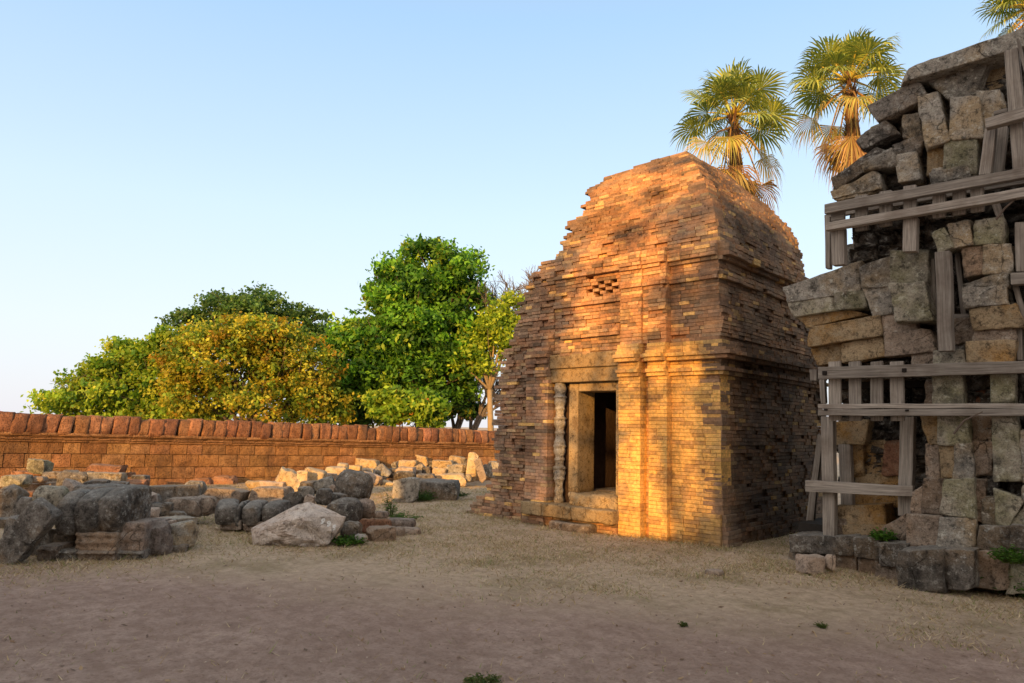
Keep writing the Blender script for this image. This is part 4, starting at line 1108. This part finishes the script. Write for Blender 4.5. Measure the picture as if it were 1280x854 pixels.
def limbs(mb, root, cents, r0, fork=.35, wob=.25):
    root = Vector(root)
    top = sum((c for c, _, _ in cents), Vector())/len(cents)
    fk = root.lerp(Vector((top.x, top.y, top.z)), fork)
    mb.tube([root, root.lerp(fk, .5)+Vector((.08, 0, 0)), fk], [r0*1.25, r0, r0*.8], 8)
    for c, a, h_ in cents:
        e = c + Vector((0, 0, h_*.1)); m1 = fk.lerp(e, .45)+rand_unit()*wob*a*.5
        m2 = fk.lerp(e, .75)+rand_unit()*wob*a*.5
        mb.tube([fk, m1, m2, e], [r0*.5, r0*.33, r0*.2, r0*.06], 6)
        for _ in range(5):
            s_ = m1.lerp(e, random.random()); en = c+Vector((random.uniform(-1, 1)*a, random.uniform(-1, 1)*a, random.uniform(-.5, 1)*h_))*.85 if False else c+Vector((random.uniform(-a, a), random.uniform(-a, a), random.uniform(-h_*.4, h_)))*.85
            mb.tube([s_, s_.lerp(en, .55)+rand_unit()*.12*a, en], [r0*.15, r0*.09, r0*.02], 4)
GT = 'trees beyond the laterite wall'
def tree(label, foot, blobs, depth, nclump, nleaf, size, cols, r0, mat='leaf', bark='bark', name='broadleaf_tree', seed=1, **k):
    random.seed(seed)
    base = at(foot, 560, depth); base.z = -.1
    t = empty(name, base, label, 'tree', GT)
    cm = MB(); ce = crown(cm, blobs, depth, nclump, nleaf, size, cols, **k)
    cm.build('crown', M[mat], t, origin=t.location)
    tm = MB(); limbs(tm, base, ce, r0, fork=.6 if bark == 'pale_bark' else .35); tm.build('trunk', M[bark], t, origin=t.location, smooth=True)
    return t
G1 = [((.16, .20, .022), 5), ((.27, .27, .03), 6), ((.07, .12, .018), 3), ((.33, .26, .03), 1.5)]
tree('low spreading yellow green tree at the left end behind the laterite wall', 150,
     [(70,502,28,15),(95,488,35,20),(122,470,36,26),(158,455,34,30),(195,440,34,28),(108,508,50,22),(160,492,50,32),(205,475,45,40),(185,515,60,25),(222,425,26,20),(150,430,20,8)],
     27, 2000, 16, .17, G1, .16, seed=3, asp=.6, spread=.34)
G2 = [((.30, .20, .02), 5), ((.33, .26, .03), 5), ((.26, .13, .015), 3), ((.17, .19, .025), 5), ((.09, .12, .02), 3)]
tree('orange and yellow flowering bushy tree in the middle behind the laterite wall', 300,
     [(240,450,45,45),(285,425,45,35),(325,440,50,45),(300,470,60,45),(365,455,45,45),(395,480,38,45),(255,500,55,32),(330,505,60,32),(395,510,45,26),(225,480,32,42),(350,420,32,22),(412,462,22,26)],
     26, 3000, 16, .15, G2, .2, seed=5, asp=.62, spread=.33)
G3 = [((.05, .085, .025), 5), ((.08, .115, .03), 4), ((.12, .15, .04), 2)]
tree('dark green tree with open top rising behind the orange flowering tree', 320,
     [(250,405,34,22),(285,382,36,22),(320,378,36,22),(350,392,34,20),(235,395,18,9),(300,405,60,32),(372,410,25,17),(393,392,22,8),(400,412,18,9),(215,400,12,5),(415,435,20,30),(345,430,60,30)],
     33, 1200, 17, .19, G3, .2, seed=8, asp=.6, spread=.40)
G4 = [((.075, .15, .018), 6), ((.15, .25, .025), 5), ((.04, .085, .015), 4), ((.25, .27, .03), 1.5), ((.25, .09, .02), .12)]
tree('tallest dense bright green tree behind the laterite wall', 530,
     [(545,322,46,24),(500,345,38,28),(582,345,38,32),(525,362,52,36),(486,378,30,36),(580,388,44,42),(520,405,60,38),(470,425,50,38),(442,420,30,32),(545,435,56,42),(592,420,28,34),(450,458,44,40),(500,460,54,38),(565,470,46,34),(515,395,34,60,-.6),(430,450,26,30)],
     28, 3000, 17, .22, G4, .25, seed=12, asp=.5, droop=.3, spread=.42, dark=.72)
G4b = [((.028, .06, .015), 5), ((.05, .10, .018), 3), ((.2, .19, .02), .6)]
tree('dark green bush below the tallest tree along the laterite wall', 460,
     [(430,500,35,30),(465,500,40,36),(500,495,40,34),(545,500,42,30),(580,510,25,18),(430,470,22,26)], 29.5, 1000, 16, .24, G4b, .12, seed=14, droop=.3, spread=.4)
G6 = [((.18, .22, .02), 6), ((.28, .27, .03), 3), ((.10, .15, .02), 4), ((.4, .13, .03), .3)]
tree('bright lime green shrub peeking over the laterite wall below the tallest tree', 505,
     [(478,503,18,20),(500,510,26,24),(530,512,28,20),(548,518,16,14),(500,495,18,10)], 25.3, 430, 14, .21, G6, .07, name='shrub', seed=16, spread=.3)
G5 = [((.24, .26, .025), 5), ((.34, .32, .03), 4), ((.13, .17, .02), 3)]
tree('slender yellow green tree with pale forked trunk beside the brick temple', 612,
     [(622,392,24,20),(640,375,14,10),(612,415,26,22),(592,440,16,20),(635,425,22,24),(605,455,22,16),(642,400,14,14),(590,420,12,16),(575,455,9,10)],
     27, 620, 13, .18, G5, .12, bark='pale_bark', seed=18, spread=.4, shell=.3)
def bare(label, foot, depth, top, seed, r0=.06, n=5, L=2.2, ht=None, grp=GT, start=None):
    random.seed(seed); base = at(foot, 560, depth); base.z = 0; mb = MB()
    tp = at(foot, top, depth)
    def grow(p, d, l, r, lv):
        q = p + d*l*.5 + rand_unit()*l*.07; e = p + d*l
        mb.tube([p, q, e], [r, r*.8, r*.6], 5)
        if lv == 0: return
        for _ in range(3 if lv > 1 else 4):
            nd = (d + rand_unit()*.75 + Vector((0, 0, .12))).normalized()
            grow(p.lerp(e, random.uniform(.5, 1)), nd, l*random.uniform(.6, .82), r*.6, lv-1)
    h_ = tp.z; s_ = h_*(start or .45)
    mb.tube([base, base+Vector((.1, 0, s_*.5)), base+Vector((0, 0, s_))], [r0*1.4, r0*1.15, r0], 6)
    for _ in range(4): grow(base+Vector((0, 0, s_*random.uniform(.75, 1))), (Vector((0, 0, 1))+rand_unit()*.5).normalized(), (h_-s_)*.36, r0*.8, n-1)
    o = mb.build('bare_tree', M['bark_grey'], origin=base); return tag(o, label, 'tree', grp)
bare('thin leafless tree with fine twigs showing just left of the brick temple roof', 652, 30, 300, 4, .16, 6)
bare('leafless dark shrub seen through the gap above the wall by the temple', 590, 29, 430, 6, .13, 5, start=.3)
bare('second leafless shrub low behind the slender tree with pale trunk', 568, 30, 450, 9, .12, 5, start=.35)
# ------------------------------------------------------------------ PALMS
def palm(label, cx, cy, depth, seed, rad, sc=1.0):
    random.seed(seed); c = at(cx, cy, depth); base = Vector((c.x+.3, c.y+.2, 0))
    t = empty('fan_palm', base, label, 'palm tree', 'fan palms behind the temple')
    tm = MB(); n = 14
    tm.tube([base.lerp(c-Vector((0, 0, .5*sc)), k/n) for k in range(n+1)], [.26*sc-(.06*sc)*k/n for k in range(n+1)], 12)
    tm.build('trunk', M['palm_fibre'], t, origin=base, smooth=True)
    # dry leaf bases wrapped round the top of the trunk
    fb = MB()
    for k in range(150):
        a = random.uniform(0, 6.28); z = random.uniform(-2.4, .05)*sc; rr = .22*sc
        p0 = c+Vector((math.cos(a)*rr*.6, math.sin(a)*rr*.6, z)); dr = Vector((math.cos(a)*.5, math.sin(a)*.5, .8)).normalized()
        e = p0 + dr*random.uniform(.2, .42)*sc; sd = dr.cross(Vector((math.cos(a), math.sin(a), 0))).normalized()*.05*sc
        q = random.choice([(.16, .085, .045), (.26, .16, .07), (.08, .045, .03)])
        fb.add([p0-sd, p0+sd, e+sd*.4, e-sd*.4], [(0, 1, 2, 3)], q)
    fb.build('leaf_bases', M['dry'], t, origin=base)
    def frond(el, az, pl, R_, dry, name='frond'):
        mb = MB(); d = Vector((math.cos(az)*math.cos(el), math.sin(az)*math.cos(el), math.sin(el)))
        o = c + Vector((d.x*.12, d.y*.12, -.05))*sc
        if dry: o.z -= random.uniform(.1, .7)*sc
        sag = .25 if not dry else .5
        q1 = o + d*pl*.55; q2 = o + d*pl + Vector((0, 0, -sag*pl*.35))
        pc = (.60, .48, .08) if not dry else (.40, .24, .08)
        if dry == 2: pc = (.34, .24, .07)
        mb.tube([o, q1, q2], [.042*sc, .03*sc, .02*sc], 5, pc)
        ax = (q2-q1).normalized(); side = ax.cross(Vector((0, 0, 1)))
        side = side.normalized() if side.length > .1 else Vector((1, 0, 0))
        up = side.cross(ax).normalized()
        tw = random.uniform(-.7, .7); side, up = side*math.cos(tw)+up*math.sin(tw), up*math.cos(tw)-side*math.sin(tw)
        droopk = random.uniform(.10, .3); ns_ = 34; span = R(265 if not dry else 170)
        if dry == 0: cols = [(.25, .32, .07), (.36, .40, .08), (.18, .25, .06)]
        elif dry == 1: cols = [(.36, .34, .07), (.28, .28, .06), (.45, .33, .09)]
        else: cols = [(.30, .18, .075), (.38, .25, .10), (.20, .11, .05), (.34, .27, .09)]
        fr = []
        for k in range(ns_):
            a = -span/2 + span*k/(ns_-1); dv = ax*math.cos(a)+side*math.sin(a)
            Lk = R_*(.72+.28*math.cos(a*.6))*random.uniform(.9, 1.06)
            fold = .045*(1 if k % 2 else -1)*R_
            cup = up*(.10*R_)
            p0 = q2; p1 = q2+dv*Lk*.52+up*fold*.5+cup*.6
            dr = Vector((0, 0, -1))*(Lk*(droopk if not dry else .42)*random.uniform(.4, 1.8)) + rand_unit()*Lk*.05
            p2 = q2+dv*Lk*.8+cup*.5+dr*.35; p3 = q2+dv*Lk+dr
            wv = (-ax*math.sin(a)+side*math.cos(a)); w1 = Lk*.52*math.sin(span/ns_/2)*1.08; w2 = w1*.62
            cc = random.choice(cols); f_ = random.uniform(.8, 1.2)*(1.08 if k % 2 else .85); cc = tuple(v*f_ for v in cc)
            mb.add([p0, p1-wv*w1, p1+wv*w1, p2-wv*w2, p2+wv*w2, p3], [(0, 1, 2), (1, 3, 4, 2), (3, 5, 4)], cc)
        mb.build(name, M['palm'], t, origin=base)
    ng = 27
    for k in range(ng):
        az = k*2.39996+random.uniform(-.2, .2); el = R(82-(k/ng)*104+random.uniform(-8, 8))
        frond(el, az, rad*random.uniform(.36, .60), rad*random.uniform(.43, .53), 0)
    for k in range(6): frond(R(random.uniform(-52, -22)), k*1.05+random.uniform(-.3, .3), rad*.62, rad*.46, 1)
    for k in range(9): frond(R(random.uniform(-86, -60)), k*.7+random.uniform(-.3, .3), rad*random.uniform(.55, .95), rad*.5, 2, 'dead_frond')
    return t
palm('leftmost fan palm rising behind the brick temple roof', 917, 143, 24, 3, 2.15)
palm('tall fan palm between the brick temple and the stone ruin with hanging dead leaves', 1062, 98, 23, 7, 2.1)
palm('fan palm peeking over the capstone of the stone ruin at the upper right', 1292, 6, 20, 11, 1.75)

# ------------------------------------------------------------------ WEEDS, GRASS
def weed(label, x, y, depth_off, r_, h_, n, size, seed, col=((.06, .15, .02), (.10, .22, .03), (.04, .09, .015)), name='weed_plant', yplane=None, grp='small green weeds by the stones', cat='weed'):
    random.seed(seed)
    p = on(2, 0, x, y) if yplane is None else on(1, yplane, x, y)
    p = p + FWD*depth_off; mb = MB()
    for _ in range(n):
        a = random.uniform(0, 6.28); rr = random.random()**.6*r_
        b_ = p + Vector((math.cos(a)*rr, math.sin(a)*rr, 0))*.4
        e = p + Vector((math.cos(a)*rr, math.sin(a)*rr, h_*random.uniform(.35, 1)*(1-.4*rr/r_)))
        mb.tube([b_, b_.lerp(e, .6)+Vector((0, 0, h_*.12)), e], [.004, .003, .0015], 4, (.10, .14, .03))
        for q in range(5):
            u = b_.lerp(e, .35+.16*q); dr = rand_unit(); dr.z = abs(dr.z)*.5; dr.normalize()
            sd = dr.cross(Vector((0, 0, 1))).normalized()*size*.24; c = random.choice(col); k = random.uniform(.75, 1.3)
            tip = u+dr*size+Vector((0, 0, -size*.25)); mid = u+dr*size*.5+Vector((0, 0, size*.08))
            mb.add([u, mid-sd, tip, mid+sd], [(0, 1, 2, 3)], (c[0]*k, c[1]*k, c[2]*k))
    o = mb.build(name, M['leaf'], origin=p); return tag(o, label, cat, grp)
weed('bright green leafy weed growing from the base stones of the ruin below the niche', 1105, 676, 0, .13, .14, 26, .075, 1, yplane=9.0)
weed('green broad leaved weed by the dark corner stones at the foot of the stone ruin', 1222, 722, -.1, .22, .22, 34, .09, 2)
weed('dense green creeper at the right edge on the foot of the stone ruin', 1258, 738, -.25, .42, .34, 110, .06, 3)
weed('green creeper hanging on the brown block at the right edge of the ruin', 1264, 704, 0, .2, .2, 70, .05, 4, yplane=8.62)
weed('low green weeds before the carved corner block of the round base', 189, 692, -.05, .28, .18, 60, .06, 5)
weed('small green weed on the flank of the round base', 205, 680, -.02, .12, .13, 20, .05, 6)
weed('green weeds beside the split rock with the white marks', 434, 680, -.05, .26, .15, 60, .06, 7)
weed('thin tall green weed standing behind the purple grey slab', 487, 645, 0, .12, .5, 24, .055, 8)
weed('low green weeds right of the thin tall weed', 505, 650, 0, .35, .16, 40, .05, 9)
weed('dark green weeds at the foot of the trough block', 528, 627, 0, .35, .28, 60, .07, 10, ((.04, .09, .02), (.06, .12, .025)))
weed('dark green creeper on the vine covered stone of the second carved ring', 300, 664, 0, .13, .40, 60, .05, 11, ((.025, .05, .015), (.04, .08, .02)))
weed('green weeds at the right foot of the trough block', 574, 621, 0, .25, .14, 40, .06, 12, ((.04, .09, .02), (.06, .12, .025)))
weed('small grass tuft at the bottom edge of the photo', 604, 856, 0, .13, .05, 90, .03, 13, ((.07, .11, .03), (.16, .15, .06)))
weed('tiny green tuft on the earth in the right foreground', 1027, 785, 0, .05, .05, 24, .025, 14, ((.08, .13, .03), (.16, .15, .06)))
weed('tiny green tuft on the earth in the centre foreground', 853, 783, 0, .045, .04, 18, .025, 15, ((.08, .13, .03), (.16, .15, .06)))
# dry grass: nobody could count it
random.seed(77)
gm = MB(); cnt = 0
cols_g = [(.52, .41, .26), (.62, .50, .34), (.42, .31, .17), (.24, .26, .09), (.32, .22, .12)]
tries = 0
while cnt < 110000 and tries < 900000:
    tries += 1
    d = 4.6 + 15*random.random()**1.25; la = random.uniform(-.78, .78)*d
    x = FWD.x*d + RGT.x*la; y = FWD.y*d + RGT.y*la
    if (Vector((x, y, 0))-WA).dot(WN) < .05: continue
    if -9.7 < x < XT and y > YT: continue
    if x > -3.9 and y > 9.3: continue
    e = d + .22*la + (noise.noise(Vector((x*.55, y*.55, 2)))+.5*noise.noise(Vector((x*1.4, y*1.4, 5))))*2.4
    k = sstep(7.0, 9.8, e)*.9 + .015
    k *= .35+.65*sstep(-.25, .3, noise.noise(Vector((x*1.7, y*1.7, 8))))
    near = max(0, 1-abs(y-(YT-.15))*3) if -9.9 < x < XT+.2 else 0
    hp = max(math.exp(-(((x+9.3)/.9)**2+((y-3.0)/1.3)**2)), math.exp(-(((x+8.9)/1.0)**2+((y-5.6)/1.2)**2)), .8*math.exp(-(((x+2.9)/.9)**2+((y-8.7)/.5)**2)))
    k = max(k, near, hp*.8); near = max(near, hp*.5)
    if random.random() > k: continue
    z = ground_h(x, y); h_ = random.uniform(.010, .042)*(1+near) ; c = random.choice(cols_g); q = random.uniform(.7, 1.15)
    if random.random() < .04: h_ *= 2
    a = random.uniform(0, 6.28); w = random.uniform(.0025, .005)*(1+d*.05); ln = Vector((random.uniform(-1, 1), random.uniform(-1, 1), 0))*h_*1.9
    sd = Vector((math.cos(a)*w, math.sin(a)*w, 0)); b_ = Vector((x, y, z-.004))
    gm.add([b_-sd, b_+sd, b_+ln+Vector((0, 0, h_))], [(0, 1, 2)], (c[0]*q, c[1]*q, c[2]*q)); cnt += 1
o = gm.build('dry_grass', M['dry']); tag(o, 'short dry straw grass over the courtyard', 'grass', kind='stuff')
# pebbles and clods: nobody could count them
pm = MB()
for _ in range(1100):
    d = 4.2 + 12*random.random()**1.3; la = random.uniform(-.8, .8)*d
    x = FWD.x*d + RGT.x*la; y = FWD.y*d + RGT.y*la
    if -9.9 < x < XT+.2 and y > YT-.1: continue
    s_ = random.uniform(.003, .009)*(1 if random.random() < .98 else 2.0); vs, fs = cube_grid(2)
    c = random.choice([(.38, .29, .24), (.30, .22, .18), (.22, .16, .13), (.46, .37, .30)])
    pm.add([Vector((x, y, ground_h(x, y)+s_*.3)) + Vector(v).normalized()*s_*random.uniform(.7, 1.2) for v in vs], fs, c)
o = pm.build('gravel', M['gravel']); tag(o, 'scattered grit and small clods on the earth', 'gravel', kind='stuff')
lm = MB()
for _ in range(520):
    d = 4.2 + 10*random.random()**1.2; la = random.uniform(-.75, .75)*d
    x = FWD.x*d + RGT.x*la; y = FWD.y*d + RGT.y*la
    if -9.9 < x < XT+.2 and y > YT-.1: continue
    leaf_quad(lm, Vector((x, y, ground_h(x, y)+.008)), (Vector((0, 0, 1))+rand_unit()*.35).normalized(), random.uniform(.03, .065), random.choice([(.25, .15, .08), (.38, .26, .14), (.16, .10, .06)]), .45)
o = lm.build('fallen_leaves', M['dry']); tag(o, 'few dry leaves scattered on the earth', 'leaf litter', kind='stuff')

# ------------------------------------------------------------------ LIGHT
SAZ, SEL = R(20), R(11)                       # the low sun stands behind the camera, to the left
SD = Vector((math.sin(SAZ)*math.cos(SEL), -math.cos(SAZ)*math.cos(SEL), math.sin(SEL)))
sl = bpy.data.lights.new('sun', 'SUN'); sl.energy = 6.5; sl.color = (1, .53, .15); sl.angle = R(.53)
so = bpy.data.objects.new('sun', sl); COL.objects.link(so); so.rotation_euler = SD.to_track_quat('Z', 'Y').to_euler(); so.location = SD*60
w = bpy.data.worlds.new('World'); SC.world = w; w.use_nodes = True; nt = w.node_tree
sky = nt.nodes.new('ShaderNodeTexSky'); sky.sky_type = 'NISHITA'; sky.sun_disc = False
sky.sun_elevation = SEL; sky.sun_rotation = math.atan2(SD.x, SD.y); sky.altitude = 50; sky.air_density = 1.0; sky.dust_density = 1.0; sky.ozone_density = 1.5
bg = nt.nodes['Background']; bg.inputs['Strength'].default_value = .15
hs = nt.nodes.new('ShaderNodeHueSaturation'); hs.inputs['Value'].default_value = 2.2
nt.links.new(sky.outputs[0], hs.inputs['Color'])
tc = nt.nodes.new('ShaderNodeTexCoord'); sxw = nt.nodes.new('ShaderNodeSeparateXYZ'); nt.links.new(tc.outputs['Generated'], sxw.inputs[0])
hz = ramp(nt, sxw.outputs['Z'], [(0, (.95, .95, .95)), (.10, (.9, .9, .9)), (.35, (.8, .8, .8)), (.7, (.85, .85, .85))])
hzc = ramp(nt, sxw.outputs['Z'], [(0, (.79, .78, .83)), (.12, (.77, .84, .92)), (.28, (.67, .82, .96)), (.52, (.43, .65, .93)), (.66, (.42, .52, .64)), (.85, (.52, .56, .60))])
sc_ = mix(nt, 1.0, hzc, (7.6, 7.6, 7.6), 'MULTIPLY')
fin = mix(nt, hz, hs.outputs[0], sc_)
vm = nt.nodes.new('ShaderNodeVectorMath'); vm.operation = 'DOT_PRODUCT'; vm.inputs[1].default_value = SD
nt.links.new(tc.outputs['Generated'], vm.inputs[0])
gl = ramp(nt, vm.outputs['Value'], [(.0, 0), (.5, (.4, .4, .4)), (1, 1)])
fin = mix(nt, gl, fin, (11.5, 9.8, 8.6))
nt.links.new(fin, bg.inputs['Color'])
SC.view_settings.view_transform = 'Standard'; SC.view_settings.look = 'None'; SC.view_settings.exposure = 0
# ------------------------------------------------------------------ BEHIND THE CAMERA: unseen buildings added, and tree crowns shaped, to shade the court
def sp(p, s, z=0): return Vector((p*math.cos(SAZ)+s*math.sin(SAZ), p*math.sin(SAZ)-s*math.cos(SAZ), z))
def tower(name, label, p0, p1, s0, tiers, mat):
    """tiers: (height, inset) of stepped storeys, each with a projecting cornice and blind niches"""
    c = sp((p0+p1)/2, s0+2.5); t = empty(name, c, label, 'temple'); z = 0; mb = MB()
    hw = (p1-p0)/2
    rm = Matrix.Rotation(SAZ, 3, 'Z')
    def bx(x0, x1, y0, y1, z0, z1):
        vs = [(x0,y0,z0),(x1,y0,z0),(x1,y1,z0),(x0,y1,z0),(x0,y0,z1),(x1,y0,z1),(x1,y1,z1),(x0,y1,z1)]
        mb.add([c + rm @ Vector(v) for v in vs], [(0,3,2,1),(4,5,6,7),(0,1,5,4),(1,2,6,5),(2,3,7,6),(3,0,4,7)])
    for h_, i in tiers:
        a = hw-i; b_ = 2.5-i*.6
        bx(-a, a, -b_, b_, z, z+h_)
        for x in [a*k for k in (-.9, -.45, .45, .9)]: bx(x-.18, x+.18, -b_-.12, b_+.12, z+.05, z+h_-.28)
        if i < .3: bx(-a-.1, a+.1, -b_-.2, b_+.2, z+h_-.26, z+h_-.004)
        z += h_
    mb.build('masonry', M[mat], t, origin=c)
tower('shade_tower', 'stepped stone tower added unseen behind the viewpoint to shade the ruin', -1.42, 11, 9, [(4.2, 0), (2.6, .0), (2.6, .25), (1.2, 1.8), (1.0, 3)], 'grey_stone')  # added out of view, sized to keep the ruin in shade
tower('shade_building', 'long laterite building added unseen behind the viewpoint to shade the court', -8.0, -4.35, 8.5, [(3.2, 0), (2.6, .0), (2.2, .05)], 'laterite')
tower('shade_building', 'low laterite building added unseen behind the viewpoint to shade the left heap', -11.3, -8.08, 9, [(2.2, 0), (1.75, .0)], 'laterite')
tower('shade_wall', 'laterite wall added unseen behind the viewpoint to shade the foreground', -4.45, -1.15, 9.6, [(3.95, 0)], 'laterite')  # added across the gap so the foreground earth lies in shade
def shade_tree(label, p, s, blobs, n, seed, size=.3):
    random.seed(seed); b0 = sp(p, s); t = empty('shade_tree', b0, label, 'tree', 'shade trees behind the viewpoint')
    cm = MB(); ce = []
    for dp, dz, rp, rz in blobs:
        c = sp(p+dp, s, dz); ce.append((c, rp, rz))
        for _ in range(int(n*(rp*rz+.12*rp+.06))):
            q = rand_unit()*random.random()**.4; q = c + Vector((q.x*rp, q.y*rp, q.z*rz))
            for _ in range(9): leaf_quad(cm, q+rand_unit()*min(.25, rz*.8), rand_unit(), size*random.uniform(.6, 1.2), (.08, .13, .02), .5)
    cm.build('crown', M['leaf'], t, origin=b0)
    tm = MB(); limbs(tm, b0, ce, .16); tm.build('trunk', M['bark'], t, origin=b0)
shade_tree('tall loose unseen tree behind the viewpoint, crown shaped to dapple the temple front', -4.9, 15, [(-2.2, 9.6, 1.1, .7), (-.6, 9.2, 1.0, .9), (.6, 8.8, .8, .8), (.9, 9.5, .5, .3), (.5, 7.6, .5, .35), (.8, 6.7, .4, .15), (.9, 6.0, .35, .1), (1.0, 7.3, .4, .1), (-.7, 11.2, .7, .2), (2.3, 9.9, .35, .12), (1.95, 6.9, .07, 1.5), (2.0, 7.6, .8, .07), (2.0, 6.6, .8, .05)], 24, 5)  # leaf blobs placed for the shade they throw on the temple
shade_tree('slim unseen tree behind the viewpoint, crown shaped to shade the upper temple front', -1.6, 17, [(.1, 9.3, .7, .8), (.15, 10.4, .85, .6), (.2, 8.5, .5, .3), (-.5, 7.55, .7, .10), (-.8, 8.35, .5, .07), (-.4, 11.8, .7, .14), (-.6, 9.0, .3, .2)], 34, 6)
